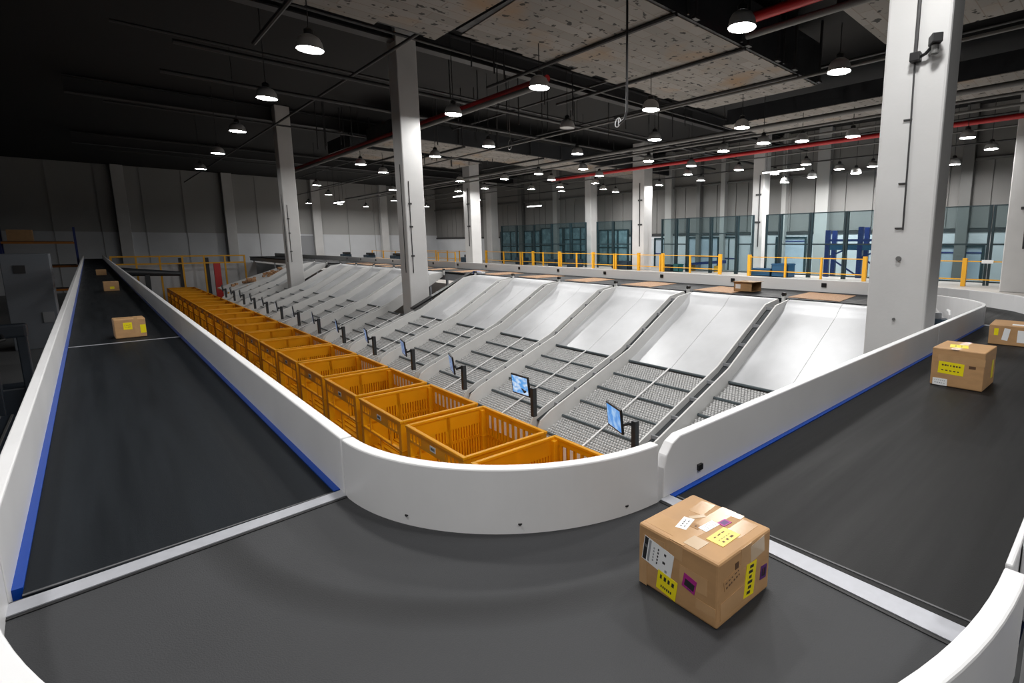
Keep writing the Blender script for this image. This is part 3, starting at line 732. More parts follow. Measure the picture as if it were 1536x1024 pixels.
# small open carton on the far belt
ob = thing('open_carton', 'small open cardboard box standing on a brown mat behind the second chute', 'box', (9.78, 5.72, B + .008))
z0 = B + .008
m = MB().box(9.58, 9.98, 5.50, 5.92, z0, z0 + .01); m.box(9.58, 9.59, 5.50, 5.92, z0, z0 + .2); m.box(9.97, 9.98, 5.50, 5.92, z0, z0 + .2); m.box(9.58, 9.98, 5.91, 5.92, z0, z0 + .2)
m.build('carton', 'card', ob)
MB().box(9.54, 9.98, 5.44, 5.92, z0 + .2, z0 + .21).build('flap', 'tape', ob)
MB().box(9.578, 9.58, 5.76, 5.88, z0 + .06, z0 + .15).build('address_label', 'label_w', ob)

# ------------------------------------------------------------------ gear inside the far corner
g = thing('drive_motor', 'dark drive motor with bent white pipe inside the far corner guard', 'motor', (7.85, 1.75, 0))
MB().cyl((7.85, 1.75, B - .5), (7.85, 1.75, B + .02), .13, 16).build('motor_body', 'bin_dark', g, smooth=True)
MB().cyl((7.85, 1.75, B + .02), (7.85, 1.75, B + .1), .06, 12).build('motor_cap', 'machine_grey', g, smooth=True)
MB().box(7.70, 8.0, 1.60, 1.90, 0, B - .5).build('stand', 'machine_grey', g)
MB().tube([(7.98, 1.62, B - .12), (7.98, 1.62, B + .06), (8.03, 1.64, B + .1), (8.2, 1.70, B + .1)], .02, 8).build('bent_pipe', 'white', g, smooth=True)
MB().tube([(8.3, 1.72, B - .1), (8.62, 2.0, B + .14)], .015, 6).build('strut', 'greywhite', g)

# ------------------------------------------------------------------ machine beside the curve (lower corner)
g = thing('drive_unit', 'white drive housing with grey cover and cable beside the cross belt', 'machine', (1.8, 0, 0))
MB().box(1.62, 2.6, -.08, .118, B + .02, B + .25).build('housing', 'white', g, bevel=.008)
MB().box(1.614, 1.62, .09, .10, B + .18, B + .225).build('switch', 'black', g)
MB().prism([(1.36, B - .70), (1.36, B - .46), (1.46, B - .40), (1.68, B - .44), (1.68, B - .70)], 'y', -.22, .075).build('motor_cover', 'machine_grey', g, bevel=.01)
MB().box(1.2, 2.5, -.25, .07, 0, B - .70).build('stand', 'machine_grey', g)
MB().tube([(1.37, .07, B - .44), (1.33, .0, B - .47), (1.40, -.08, B - .41), (1.5, -.2, B - .40)], .006, 6).build('cable', 'black', g)
MB().box(1.535, 1.60, .02, .085, B - .7, B + .2).build('post', 'white', g, bevel=.004)
for k in range(3): MB().box(1.39 + k * .035, 1.415 + k * .035, .05, .078, B - .455 + k * .014, B - .435 + k * .014).build('clip', 'alu', g)
bp = MB().box(1.75, 2.5, -.25, .075, B - .69, B - .1)
tag(bp.build('blue_cabinet', 'machine_blue', loc=(2.1, -.1, B - .69), bevel=.01), 'deep blue metal cabinet under the white drive housing', 'cabinet')

# ------------------------------------------------------------------ hall floor to the side of the belt
g = thing('control_cabinet', 'tall grey control cabinet standing by the dark conveyor side', 'cabinet', (-1.75, 30, 0))
MB().box(-2.35, -1.1, 29.5, 31, 0, B + .62).build('body', 'grey_cab', g, bevel=.02)
MB().box(-2.05, -1.75, 29.46, 29.5, B - .1, B + .2).build('panel', 'pipe_d', g)
MB().box(-1.5, -1.2, 29.46, 29.5, B - 2.0, B - 1.6).build('panel', 'machine_grey', g)
g = thing('pallet_stacker', 'dark electric pallet stacker with twin masts beside the conveyor guard', 'vehicle', (-1.45, 16.9, 0))
for x in (-1.78, -1.30): MB().box(x, x + .16, 16.8, 17.0, .05, 2.15).build('mast', 'navy_dark', g, bevel=.02)
MB().box(-1.8, -1.12, 16.78, 17.02, 2.0, 2.3).build('head', 'navy_dark', g, bevel=.05)
MB().tube([(-1.75, 16.75, 2.05), (-1.85, 16.5, 2.0), (-1.62, 16.35, 1.98), (-1.45, 16.5, 2.02), (-1.5, 16.75, 2.08)], .04, 8).build('handle', 'black', g)
MB().box(-1.7, -1.2, 16.9, 17.6, .05, .9).build('body', 'navy_dark', g, bevel=.04)
for x in (-1.7, -1.35): MB().box(x, x + .14, 15.9, 16.9, .04, .12).build('fork', 'dark', g)
for x in (-1.7, -1.25): MB().cyl((x, 17.4, .08), (x + .08, 17.4, .08), .08, 12).build('wheel', 'black', g)
g = thing('roller_table', 'dark roller table with thin pale bars, low beside the conveyor guard', 'table', (-1.9, 14.0, 0))
MB().box(-3.0, -1.0, 11.0, 15.8, .5, .56).build('deck', 'navy_dark', g)
for k in range(12): MB().box(-2.95 + k * .165, -2.92 + k * .165, 11.0, 15.8, .56, .575).build('slat', 'pipe_g', g)
for x in (-2.9, -1.1):
    for y in (11.2, 15.6): MB().box(x - .04, x + .04, y - .04, y + .04, 0, .5).build('leg', 'dark', g)
# racking in the dark end of the hall
for i, (x, y) in enumerate(((-5.6, 30), (-5.6, 38), (-2.0, 46))):
    g = thing('pallet_rack', ['orange-beamed pallet rack in the dark beside the control cabinet', 'orange-beamed pallet rack behind the first one in the dark', 'orange-beamed pallet rack at the dark hall end'][i], 'rack', (x, y, 0), 'pallet racks in the dark corner')
    for dx in (-1.5, 1.5):
        for dy in (-.5, .5): MB().box(x + dx - .05, x + dx + .05, y + dy - .05, y + dy + .05, 0, 5).build('upright', 'navy', g)
    for z in (1.2, 2.6, 4.0):
        for dy in (-.5, .5): MB().box(x - 1.45, x + 1.45, y + dy - .04, y + dy + .04, z, z + .12).build('beam', 'orange', g)
        MB().box(x - 1.4, x + 1.4, y - .5, y + .5, z + .12, z + .16).build('deck', 'pipe_d', g)
        tag(MB().box(x - 1.2, x - .2, y - .4, y + .4, z + .16, z + .8).build('cardboard_box', 'card', loc=(x - .7, y, z + .16)), 'brown carton on the %s level of the %s dark rack' % ({1.2: 'low', 2.6: 'middle', 4.0: 'top'}[z], ORD[i]), 'box', 'cartons on the dark racks')
# yellow walkway and dark arm beyond the last crate
g = thing('walkway_barrier', 'dim yellow barrier rail across the hall beyond the last crate', 'railing', (2.5, 47, 0))
for k in range(7): MB().box(.9 + k * 1.2, 1.0 + k * 1.2, 46.95, 47.05, 0, B + .1).build('post', 'rail_yellow', g)
for z in (B - .4, B + .1): MB().box(.9, 8.2, 46.96, 47.04, z, z + .1).build('rail', 'rail_yellow', g)
g = thing('belt_loader_arm', 'dark cylindrical loader arm on a stand beyond the last crate', 'machine', (2.6, 45.5, 0))
MB().cyl((1.2, 45.2, B - .75), (4.2, 45.6, B - 1.0), .28, 14, .16).build('arm', 'dark', g, smooth=True)
MB().box(2.4, 2.65, 45.2, 45.5, 0, B - .9).build('stand', 'dark', g)
g = thing('white_partition', 'low white partition with dark posts behind the last crate', 'partition', (5, 47.8, 0))
MB().box(1.0, 9.0, 47.8, 47.9, 0, B - .4).build('panel', 'wall_w', g)
for x in (4.4, 5.9): MB().box(x, x + .2, 47.7, 47.8, 0, B).build('post', 'dark', g)
rp = MB().box(5.6, 5.95, 42.0, 42.2, 0, B - .25)
tag(rp.build('red_post', 'red', loc=(5.7, 42.1, 0)), 'dark red post beside the far chute end', 'post')
g = thing('loading_table', 'pale sloping table strewn with brown scraps at the far chute end', 'table', (7.4, 36.6, 0))
MB().prism([(5.2, B - 1.6), (9.0, B - .3), (9.0, B - .36), (5.2, B - 1.66)], 'y', 35.4, 38.6).build('table_top', 'greywhite', g)
for x in (5.5, 8.6): MB().box(x, x + .1, 36, 36.1, 0, B - 1.62 + (x - 5.2) * .342).build('leg', 'machine_grey', g)
mm = MB(); rnd = random.Random(3)
for k in range(40):
    x = rnd.uniform(5.6, 8.6); y = rnd.uniform(35.5, 37.2); z = B - 1.6 + (x - 5.2) * .342; s = rnd.uniform(.08, .22)
    mm.obox((x, y, z + s * .45), (s, s, s * .7), Matrix.Rotation(rnd.uniform(0, 3), 3, 'Z'))
q = mm.build('scattered_wrapping', 'brown', loc=(7.2, 36.3, B - .9)); tag(q, 'brown wrapping scraps heaped on the pale sloping table', 'wrapping', kind='stuff')

# ------------------------------------------------------------------ yellow railing along the dock
def railing(ys, label, x=26.0, thick=()):
    g = thing('safety_railing', label, 'railing', (x, (ys[0] + ys[-1]) / 2, DOCK), 'yellow railings on the dock')
    for i, y in enumerate(ys):
        t = .085 if i in thick else .05
        MB().box(x - t, x + t, y - t, y + t, DOCK, DOCK + (1.18 if i in thick else 1.1)).build('post', 'rail_yellow', g, bevel=.01)
    for z in (.28, 1.03):
        MB().box(x - .03, x + .03, ys[0], ys[-1], DOCK + z, DOCK + z + .045).build('rail', 'rail_yellow', g)
railing([8.96, 11.05, 12.98, 15.12], 'yellow railing section on the dock, in front of the blue rack', thick=(0, 3))
railing([17.05, 19.21, 21.38], 'yellow railing section on the dock in front of the bluish doors', thick=(0, 2))
railing([21.6, 23.47, 25.61], 'yellow railing section passing in front of the white conduit column', thick=(1,))
railing([25.8, 27.95, 29.8, 31.63], 'yellow railing section in front of the slim white column and glazed bays', thick=(1,))
railing([31.85, 33.93, 35.29, 36.81], 'yellow railing section before the dark glazed wall bays', thick=(0, 2))
railing([37.1, 39.65, 42.54], 'yellow railing section at the last dark glazed bays', thick=(2,))
railing([44.5, 45.6, 47.5, 50.0, 52.5, 55, 57.5, 59.5], 'last thin yellow railing section before the white end wall')
railing([3.21, 4.94, 6.0], 'short yellow railing with white tag, seen past the big column', thick=(1,))
tag(MB().box(25.9, 25.93, 3.95, 4.35, DOCK + .98, DOCK + 1.12).build('white_tag', 'label_w', loc=(25.9, 4.15, DOCK + 1.05)), 'small white tag fixed on the short railing past the big column', 'tag')
# second, more distant line of rails
def railing2(x, ys, label): railing(ys, label, x)
railing2(21.5, [40, 43, 46, 49, 52, 55, 58], 'double thin yellow railing by the white end wall')

# ------------------------------------------------------------------ glass / mesh fence on the dock
def fence(y0, y1, label, mid=1.72, top=3.4, x=27.0):
    g = thing('fence_panel', label, 'fence', (x, (y0 + y1) / 2, DOCK), 'mesh fence panels on the dock')
    for y in (y0 + .05, y1 - .05): MB().box(x - .06, x + .06, y - .045, y + .045, DOCK, DOCK + top).build('post', 'teal', g)
    for z, t in ((top - .05, .05), (mid, .07), (.12, .05)): MB().box(x - .03, x + .03, y0 + .09, y1 - .09, DOCK + z, DOCK + z + t).build('rail', 'teal', g)
    MB().box(x - .004, x + .004, y0 + .09, y1 - .09, DOCK + .16, DOCK + top - .05).build('infill', 'mesh_fill', g)
fy = [(8.4, 10.31), (10.33, 12.15), (12.17, 13.86), (13.88, 14.75)]
for i, (a, b) in enumerate(fy): fence(a, b, '%s glass fence panel on the dock, counted from the blue rack end' % ORD[i])
fy = [(15.5, 16.57), (16.59, 18.40), (18.42, 20.18), (20.2, 21.09), (21.11, 22.33)]
for i, (a, b) in enumerate(fy): fence(a, b, '%s glass fence panel between the two big dock columns' % ORD[i], 2.35 if i in (1, 2) else 1.72)
fy = [(25.0, 26.87), (26.89, 28.6)]
for i, (a, b) in enumerate(fy): fence(a, b, 'glass fence panel %s the slim white column' % ['well short of', 'next to'][i])
fy = [(29.8, 31.6), (31.62, 34.0), (34.02, 36.4), (36.42, 39), (39.02, 41.4)]
for i, (a, b) in enumerate(fy): fence(a, b, '%s glass fence panel in front of the dark glazed bays' % ORD[i])
fy = [(2.2, 4.3), (4.32, 6.4)]
for i, (a, b) in enumerate(fy): fence(a, b, 'glass fence panel past the big column, %s the short railing' % ['at the far column end of', 'behind the white tag on'][i])

# blue pallet rack
g = thing('pallet_rack', 'blue steel pallet rack with diagonal braces on the dock', 'rack', (28.6, 10, DOCK))
for x in (28.3, 29.2):
    for y, h in ((11.75, 2.5), (10.05, 2.65), (8.3, 2.6)): MB().box(x - .09, x + .09, y - .12, y + .12, DOCK, DOCK + h).build('upright', 'navy', g)
for y0, y1 in ((10.17, 11.63), (8.42, 9.93)):
    MB().box(28.24, 28.36, y0, y1, DOCK + 1.90, DOCK + 2.02).build('beam', 'navy', g)
    MB().box(28.24, 29.2, y0, y1, DOCK + 1.45, DOCK + 1.75).build('beam', 'bin_blue', g)
    MB().bar((28.3, y0, DOCK + .15), (28.3, y1, DOCK + 1.05), .06, .08).build('brace', 'navy', g)
    MB().bar((28.3, y1, DOCK + 1.1), (28.3, y0, DOCK + 1.75), .06, .08).build('brace', 'navy', g)

# bins and equipment on the dock
def bin_(x, y, w, d, h, mt, name, label, cat, lid=True):
    g = thing(name, label, cat, (x, y, DOCK))
    m = MB(); t = .03
    m.box(x - w / 2, x + w / 2, y - d / 2, y + d / 2, DOCK, DOCK + .04)
    for a in ((x - w / 2, x - w / 2 + t, y - d / 2, y + d / 2), (x + w / 2 - t, x + w / 2, y - d / 2, y + d / 2), (x - w / 2, x + w / 2, y - d / 2, y - d / 2 + t), (x - w / 2, x + w / 2, y + d / 2 - t, y + d / 2)): m.box(*a, DOCK, DOCK + h)
    m.build('body', mt, g)
    MB().box(x - w / 2 - .03, x + w / 2 + .03, y - d / 2 - .03, y + d / 2 + .03, DOCK + h - .06, DOCK + h - .02).build('rim', mt, g)
    if lid: MB().box(x - w / 2 + t, x + w / 2 - t, y - d / 2 + t, y + d / 2 - t, DOCK + h * .75, DOCK + h * .77).build('contents', 'bin_dark', g)
bin_(26.6, 14.55, .8, 1.2, .42, 'bin_blue', 'plastic_crate', 'low blue plastic crate on the dock beside the square blue bin', 'crate')
bin_(26.5, 13.35, .8, .95, .72, 'bin_blue', 'plastic_bin', 'square blue plastic bin on the dock behind the railing', 'bin')
bin_(26.6, 20.6, .5, .45, .5, 'bin_teal', 'plastic_bin', 'teal plastic bin on the dock near the bluish doors', 'bin')
bin_(26.6, 21.3, .5, .6, .45, 'bin_dark', 'plastic_bin', 'dark plastic bin next to the teal one on the dock', 'bin')
bin_(26.5, 25.2, .6, 1.0, .6, 'bin_dark', 'plastic_bin', 'dark navy bin on the dock near the white conduit column', 'bin')
bin_(26.5, 30.6, .6, 1.2, .62, 'bin_dark', 'plastic_bin', 'dark navy bin before the glazed bays, behind the railing', 'bin')
bin_(26.5, 33.1, .6, .9, .55, 'bin_dark', 'plastic_bin', 'dark bin before the glazed bays, second from the slim column', 'bin')
bin_(26.5, 37.6, .6, 1.1, .6, 'bin_dark', 'plastic_bin', 'dark bin at the railing before the navy panels', 'bin')
g = thing('loading_ramp', 'dark blue loading ramp on yellow feet in front of the bluish door', 'ramp', (28.2, 19.6, DOCK))
MB().prism([(18.3, DOCK + .55), (18.3, DOCK + .75), (20.9, DOCK + .50), (20.9, DOCK + .38)], 'x', 27.7, 28.6).build('deck', 'navy', g)
for y in (18.5, 20.6): MB().box(27.75, 28.5, y, y + .15, DOCK, DOCK + .4).build('foot', 'rail_yellow', g)
for i, (x, y) in enumerate(((18.5, 40.5), (19.5, 47), (19.0, 52), (18.5, 57), (21.0, 37))):
    g = thing('floor_scale', '%s small black machine on the dock along the railing by the end wall' % ORD[i], 'machine', (x, y, DOCK), 'black machines by the end wall')
    MB().box(x - .4, x + .4, y - .5, y + .5, DOCK, DOCK + .75).build('body', 'bin_dark', g, bevel=.05)
    MB().box(x - .25, x + .25, y - .7, y + .2, DOCK + .75, DOCK + .95).build('head', 'black', g, bevel=.04)
tag(MB().box(15.2, 17.4, YW - .2, YW - .07, DOCK, DOCK + 2.6).build('grey_shutter', 'machine_grey', loc=(16.3, YW - .1, DOCK)), 'grey roller shutter in the white end wall', 'shutter')
tag(MB().box(24.0, 24.6, YW - .1, YW - .065, DOCK + 3.4, DOCK + 4.3).build('blue_notice', 'bin_blue', loc=(24.3, YW - .1, DOCK + 3.8)), 'small blue notice hung on the white end wall', 'sign')

# ------------------------------------------------------------------ ceiling services
ZC = 4.0
def duct(x0, x1, y0, y1, z0, z1, label, conduits=(), jag=True):
    g = thing('air_duct', label, 'duct', ((x0 + x1) / 2, (y0 + y1) / 2, z0))
    MB().box(x0, x1, y0, y1, z0 + .02, z1).build('duct_body', 'duct', g)
    if jag:      # underside boards end raggedly along one side
        rnd = random.Random(int(x0 * 10)); pts = [(x0, y0 + .08)]; pts.append((x1, y0 + .08)); x = x1
        while x > x0 + .3:
            yy = y1 + rnd.choice((0, .12, -.12, .2)); nx = max(x0, x - rnd.uniform(.25, .8)); pts += [(x, yy), (nx, yy)]; x = nx
        MB().prism(pts, 'z', z0, z0 + .03).build('underside_boards', 'under', g)
    else:
        MB().box(x0, x1, y0 + .08, y1, z0, z0 + .03).build('underside_boards', 'under', g)
    for cx in conduits: MB().cyl((cx, y0 - .05, z0 - .05), (cx, y1 + 3.2, z0 - .05), .05, 8).build('conduit', 'pipe_d', g, smooth=True)
    for k in range(int((x1 - x0) / 2.2)): MB().cyl((x0 + 1 + k * 2.2, y0 - .06, z0 + .05), (x0 + 1 + k * 2.2, y0 - .06, CEIL), .03, 6).build('hanger_rod', 'pipe_d', g)
duct(6.6, 16.6, 7.5, 11.75, 8.9, 10.1, 'big rectangular duct with pale weathered underside above the chutes', (9.4, 12.2, 15.1))
duct(.2, 6.5, 8.4, 12.6, 8.9, 10.1, 'dim end section of weathered duct above the crate-side belt', (3.4,))
duct(10.5, 30.5, 24.6, 28.0, 8.9, 9.7, 'long duct with pale underside crossing above the far chutes', (14, 19, 25))
duct(19.4, 22.2, -6.0, 12.6, 8.9, 9.5, 'pale boarded duct crossing behind the big column', ())
duct(12.2, 15.4, -4.0, 5.2, 9.2, 9.85, 'dark flat duct hanging behind the top of the big column', (), False)
duct(10.2, 18.0, 29.5, 33.0, 9.0, 9.7, 'third long duct with pale underside, deeper in the hall', (13,))

def pipe(p0, p1, r, mt, label, cat='pipe', name='ceiling_pipe', group=None):
    c = MB().cyl(p0, p1, r, 12); mid = (Vector(p0) + Vector(p1)) / 2
    return tag(c.build(name, mt, loc=mid, smooth=True), label, cat, group)
pipe((9.4, 11.9, 8.5), (9.4, 40, 8.5), .09, 'pipe_r', 'red sprinkler pipe running lengthwise above the chutes', name='sprinkler_pipe')
pipe((9.25, 11.9, 8.30), (9.25, 40, 8.30), .08, 'pipe_g', 'pale pipe just below the red pipe above the chutes')
pipe((23.9, -8, 8.5), (23.9, 30, 8.5), .10, 'pipe_r', 'red sprinkler pipe running along above the dock', name='sprinkler_pipe')
pipe((11.7, 2.0, 9.3), (11.7, 7.3, 9.3), .12, 'pipe_r', 'thick red pipe beside the big duct', name='sprinkler_pipe')
pipe((12.0, -2.0, 9.05), (12.0, 7.3, 9.05), .08, 'pipe_g', 'thick pale pipe under the thick red one')
pipe((19.4, -8, 8.3), (19.4, 55, 8.3), .05, 'pipe_g', 'thin pale pipe running beneath the boarded duct')
pipe((18.2, -8, 8.3), (18.2, 55, 8.3), .08, 'pipe_g', 'long grey pipe crossing the hall in front of the dock lamps')
pipe((20.7, -8, 8.25), (20.7, 22, 8.25), .05, 'pipe_g', 'thin grey pipe below the boarded duct behind the big column')
for i, y in enumerate((17.2, 20.3)):
    pipe((2, y, 8.9), (30, y, 8.9), .06, 'pipe_d', ['grey cross pipe between the big duct and the long duct', 'second grey cross pipe before the long duct'][i])
grp = 'thin ceiling pipes in the dark services'
for i, (x, z) in enumerate(((13.4, 9.6), (16.9, 9.5), (22.8, 9.2), (26.3, 9.0), (27.2, 9.3), (27.9, 8.9), (6.4, 9.2), (14.6, 8.6), (29.6, 8.6))):
    pipe((x, -8, z), (x, 58, z), .04, 'pipe_g' if i in (2, 3, 5, 7) else 'pipe_d', 'thin lengthwise ceiling pipe among the dark overhead services', group=grp)
for i, (y, z) in enumerate(((14.2, 9.4), (19.0, 9.6), (28.0, 9.3), (36, 9.2), (42, 9.3))):
    pipe((1, y, z), (30.5, y, z), .04, 'pipe_d', 'thin crosswise ceiling pipe among the dark overhead services', group='thin crosswise ceiling pipes')
# roof beams
for i, y in enumerate((1.9, 16.2, 30.5, 45)):
    g = MB(); g.box(0, 30.9, y - .18, y + .18, 9.9, 9.95); g.box(0, 30.9, y - .03, y + .03, 9.95, 10.5); g.box(0, 30.9, y - .18, y + .18, 10.5, 10.55)
    tag(g.build('roof_girder', 'pipe_d', loc=(15, y, 10.2)), ['dark steel roof girder above the big column', 'dark steel roof girder above the column in the chute gap', 'dark steel roof girder above the far chute column', 'dark steel roof girder near the end wall'][i], 'girder', 'roof girders', 'thing')
# thin hanger rods
HANG = [(9.9, 7.3), (12.1, 7.3), (13.6, 7.3), (14.6, 7.3), (16.2, 7.3)]
rnd = random.Random(11)
for k in range(46):
    x, y = rnd.uniform(8, 18), rnd.choice((rnd.uniform(13, 22.5), rnd.uniform(27, 29)))
    z = rnd.uniform(8.2, 8.9)
    tag(MB().cyl((x, y, z), (x, y, CEIL - .02), .022, 6).build('ceiling_hanger', 'pipe_d', loc=(x, y, z)), 'thin vertical hanger rod in the dark ceiling services', 'rod', 'hanger rods under the ceiling')
for k, (x, y) in enumerate(HANG):
    h = MB().box(x - .03, x + .03, y - .03, y + .03, 8.86, CEIL - .01); h.box(x - .09, x + .09, y - .05, y + .05, 8.84, 8.9)
    tag(h.build('duct_hanger', 'pipe_d', loc=(x, y, 8.86)), 'dark square hanger post at the edge of the big weathered duct', 'hanger', 'hanger posts of the big duct')
# the long drop conduit with a coiled cable
g = thing('drop_cable', 'black drop conduit with a coiled white cable end hanging in front of the big duct', 'cable', (7.5, 7.1, 6.3))
MB().tube([(7.5, 7.1, 10.58), (7.5, 7.1, 8.0), (7.5, 7.1, 6.5), (7.5, 7.16, 6.36), (7.55, 7.34, 6.31)], .022, 8).build('conduit', 'pipe_d', g, smooth=True)
cpts = [(7.62 + .02 * math.cos(t), 7.46 + .07 * math.sin(t), 6.36 + .09 * math.cos(t)) for t in [i * .45 for i in range(30)]]
MB().tube([(7.55, 7.34, 6.31), (7.6, 7.42, 6.29)] + cpts, .010, 6).build('cable_coil', 'label_w', g, smooth=True)
cpts = [(12.3 + .02 * math.cos(t), 18.05 + .13 * math.sin(t), 7.9 + .2 * math.cos(t)) for t in [i * .45 for i in range(30)]]
tag(MB().tube([(12.3, 18.05, 10.5), (12.3, 18.05, 8.3)] + cpts, .014, 6).build('cable_loop', 'pipe_g', loc=(12.3, 18.05, 7.9), smooth=True), 'grey loop of cable hanging beside a pendant lamp above the far chutes', 'cable')
# fluorescent tubes
for i, (p, L) in enumerate((((27.0, 13.9, 7.9), 2.4), ((20.5, 37.0, 7.6), 2.0), ((27.5, 37.0, 7.2), 2.0), ((16, 50, 7.6), 2.6))):
    g = thing('tube_light', ['long fluorescent tube hung before the dock column', 'fluorescent tube near the thick white column', 'fluorescent tube before the glazed bays', 'fluorescent tube by the end wall'][i], 'lamp', p, 'fluorescent tubes')
    MB().box(p[0] - .06, p[0] + .06, p[1] - L / 2, p[1] + L / 2, p[2] + .03, p[2] + .1).build('fitting', 'pipe_g', g)
    MB().cyl((p[0], p[1] - L / 2, p[2]), (p[0], p[1] + L / 2, p[2]), .035, 8).build('tube', 'tube_on', g)
    for s in (-1, 1): MB().cyl((p[0], p[1] + s * L * .4, p[2] + .1), (p[0], p[1] + s * L * .4, CEIL), .012, 5).build('suspension', 'pipe_d', g)

# ------------------------------------------------------------------ pendant lamps
def make_lamp(lit, label, group, drop=CEIL - 7.85):
    g = thing('pendant_lamp', label, 'lamp', (0, 0, 0), group)
    MB().lathe([(.243, .005), (.250, .0), (.247, .05), (.228, .15), (.185, .23), (.125, .27), (.09, .285)], (0, 0, 0), 24).build('shade', 'lampshade', g, smooth=True)
    MB().lathe([(0.0001, .012), (.13, .010), (.242, .012)], (0, 0, 0), 24).build('diffuser', 'lamp_on' if lit else 'lamp_off', g)
    MB().lathe([(.09, .275), (.09, .37), (.06, .40), (.02, .42), (.0001, .42)], (0, 0, 0), 14).build('gear_housing', 'black', g, smooth=True)
    MB().cyl((0, 0, .40), (0, 0, drop), .012, 6).build('suspension', 'pipe_d', g)
    return g
LAMPS = [(8.75, 5.43, 7.85), (12.44, 5.15, 7.85), (8.39, 10.96, 7.85), (8.21, 14.98, 7.85), (11.99, 10.39, 7.85), (15.44, 13.17, 7.85), (11.78, 18.78, 7.85), (15.42, 17.55, 7.85), (11.4, 22.59, 7.85),
 (15.95, 9.76, 7.85), (18.91, 10.6, 7.85), (19.59, 9.36, 7.85), (20.05, 7.66, 7.85), (19.32, 12.68, 7.85), (21.76, 16.14, 7.85), (24.31, 18.25, 7.85), (27.14, 19.39, 7.85), (27.33, 22.86, 7.85), (24.69, 15.21, 7.85),
 (27.5, 14.64, 7.85), (29.8, 15.19, 7.61), (29.42, 14.35, 7.85), (25.39, 11.86, 7.85), (29.8, 13.52, 7.77), (28.18, 11.34, 7.85), (28.41, 9.76, 7.85), (29.8, 11.08, 7.77), (29.8, 10.1, 7.55), (18.22, 27.42, 7.85),
 (20.25, 33.0, 7.85), (18.2, 24.0, 7.85), (20.42, 25.67, 7.85), (22.85, 31.03, 7.85), (18.73, 20.86, 7.85), (21.19, 22.22, 7.85), (23.53, 25.05, 7.85), (23.45, 28.54, 7.85), (25.28, 30.61, 7.85),
 (26.48, 27.37, 7.85), (28.47, 28.11, 7.85), (19.13, 16.68, 7.85), (23.28, 4.75, 7.85), (26.72, 4.57, 7.85), (29.8, 6.52, 7.76), (9.92, 27.44, 7.85), (11.86, 29.61, 7.85), (11.21, 39.1, 7.85), (16.83, 30.26, 7.85), (19.86, 36.07, 7.85),
 (16.0, 38.5, 7.85), (14.0, 46.0, 7.85), (20.0, 48.0, 7.85), (25.0, 42.0, 7.85), (25.5, 53.0, 7.85), (18.0, 56.0, 7.85),
 # rows continued unseen above the viewer, plus end-wall lamps, all added for their light
 (5.1, 5.5, 7.85), (5.4, 1.6, 7.85), (1.7, 1.3, 7.85), (-1.8, 2.2, 7.85), (1.7, -2.6, 7.85), (-1.9, -2.4, 7.85), (1.6, 5.6, 7.85), (21, 57.5, 7.85), (26.5, 57, 7.85), (15.5, 57, 7.85)]
LAMPS = [p if p[0] <= 28.2 else (28.2, p[1] * 28.2 / p[0], 4 + (p[2] - 4) * 28.2 / p[0]) for p in LAMPS]
_k = []
for p in LAMPS:
    if all((Vector(p) - Vector(q)).length > .75 for q in _k): _k.append(p)
LAMPS = _k
DUCTS = [(6.6, 16.6, 7.5, 11.9), (.2, 6.5, 8.4, 12.8), (10.5, 30.5, 24.6, 28.2), (19.4, 22.2, -6, 12.8), (12.2, 15.4, -4, 5.2), (10.2, 18, 29.5, 33.2)]
def under_duct(p): return any(a - .05 <= p[0] <= b + .05 and c - .05 <= p[1] <= d for a, b, c, d in DUCTS)
NEAR = {0: 'large lit pendant lamp in front of the big duct side', 1: 'lit pendant lamp beside the end of the big duct, by the big column', 2: 'lit pendant lamp just below the red pipe',
        3: 'lit pendant lamp at the dim end of the red pipe', 4: 'lit pendant lamp beside the coiled drop cable', 5: 'lit pendant lamp below and beyond the coiled drop cable'}
FARLAB = 'small lit pendant lamp in the rows above dock, viewer and hall end, some added for their light'
proto = make_lamp(True, NEAR[0], 'pendant lamps')
proto.location = LAMPS[0]
short = None
for i, p in enumerate(LAMPS[1:], 1):
    lab = NEAR.get(i, FARLAB)
    if not under_duct(p): dup(proto, p, lab)
    elif short is None: short = make_lamp(True, lab, 'pendant lamps', 1.04); short.location = p
    else: dup(short, p, lab)
off = make_lamp(False, 'unlit grey pendant lamp in the row above the chutes', 'pendant lamps'); off.location = (11.81, 13.94, 7.85)
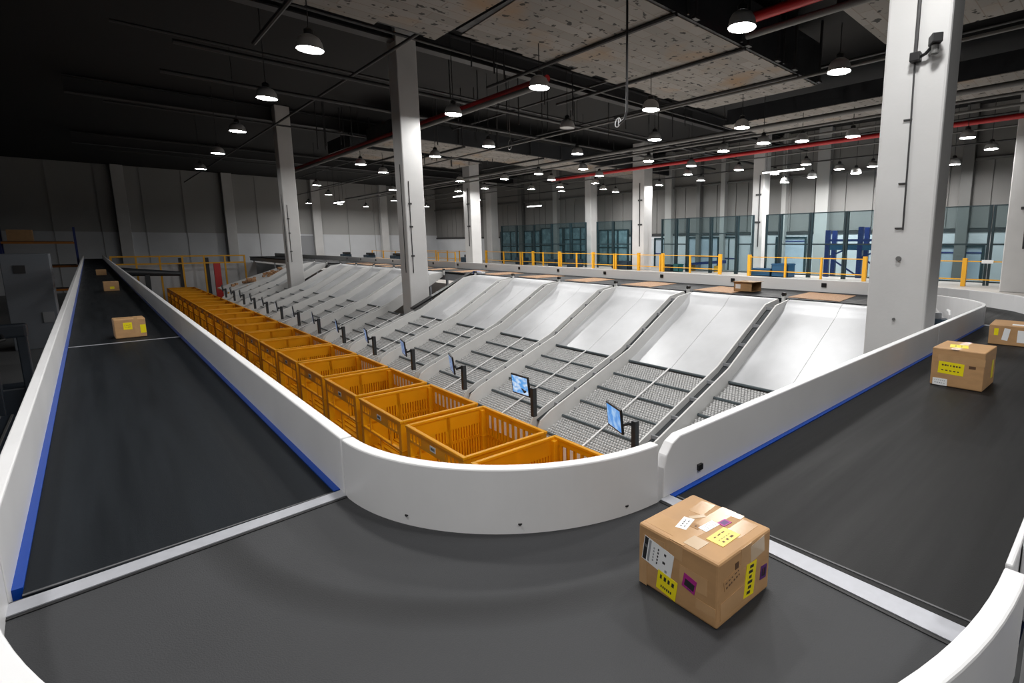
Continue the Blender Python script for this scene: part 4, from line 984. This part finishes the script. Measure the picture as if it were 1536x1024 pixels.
dim = make_lamp(True, 'dimly lit pendant lamp above the crate row, closest to the duct end section', 'pendant lamps', 1.04); dim.location = (3.58, 12.17, 7.85)
for c in kids(dim):
    if c.name.startswith('diffuser'): c.data.materials.clear(); c.data.materials.append(M['lamp_dim'])
dim2 = None
for i, p in enumerate(((3.82, 16.93, 7.85), (4.1, 22.5, 7.85), (4.4, 28.5, 7.85), (4.6, 35, 7.85))):  # lamps after the first are added to light crates and column faces
    lab = '%s dimly lit pendant lamp of the line, partly added for light, above the crate row' % ORD[i + 1]
    if dim2 is None:
        dim2 = make_lamp(True, lab, 'pendant lamps'); dim2.location = p
        for c in kids(dim2):
            if c.name.startswith('diffuser'): c.data.materials.clear(); c.data.materials.append(M['lamp_dim'])
    else: dup(dim2, p, lab)

# ------------------------------------------------------------------ world, camera, view
wld = bpy.data.worlds.new('hall'); SC.world = wld; wld.use_nodes = True
wld.node_tree.nodes['Background'].inputs['Color'].default_value = (.02, .02, .022, 1)
cam = bpy.data.cameras.new('camera'); co = bpy.data.objects.new('camera', cam); COL.objects.link(co)
cam.sensor_width = 36; cam.lens = 775 / 1536 * 36; cam.clip_end = 300; cam.clip_start = .02
cam.shift_x = -(921 - 768) / 1536; cam.shift_y = (485 - 512) / 1536
co.location = (0, 0, B + 1.0)
CAMROT = [[0.70447815, 0.10815692, -0.70143611], [-0.70972568, 0.10735724, -0.69624987], [0.0, 0.98832004, 0.15239257]]
co.matrix_world = Matrix.Translation((0, 0, B + 1.0)) @ Matrix(CAMROT).to_4x4()
SC.camera = co
SC.view_settings.view_transform = 'Standard'; SC.view_settings.look = 'None'; SC.view_settings.gamma = 1; SC.view_settings.use_curve_mapping = False
SC.view_settings.exposure = 0.0
SC.cycles.max_bounces = 6; SC.cycles.diffuse_bounces = 4; SC.cycles.glossy_bounces = 3; SC.cycles.transparent_max_bounces = 12
SC.cycles.use_denoising = True; SC.cycles.sample_clamp_indirect = 6
SC.cycles.caustics_reflective = False; SC.cycles.caustics_refractive = False
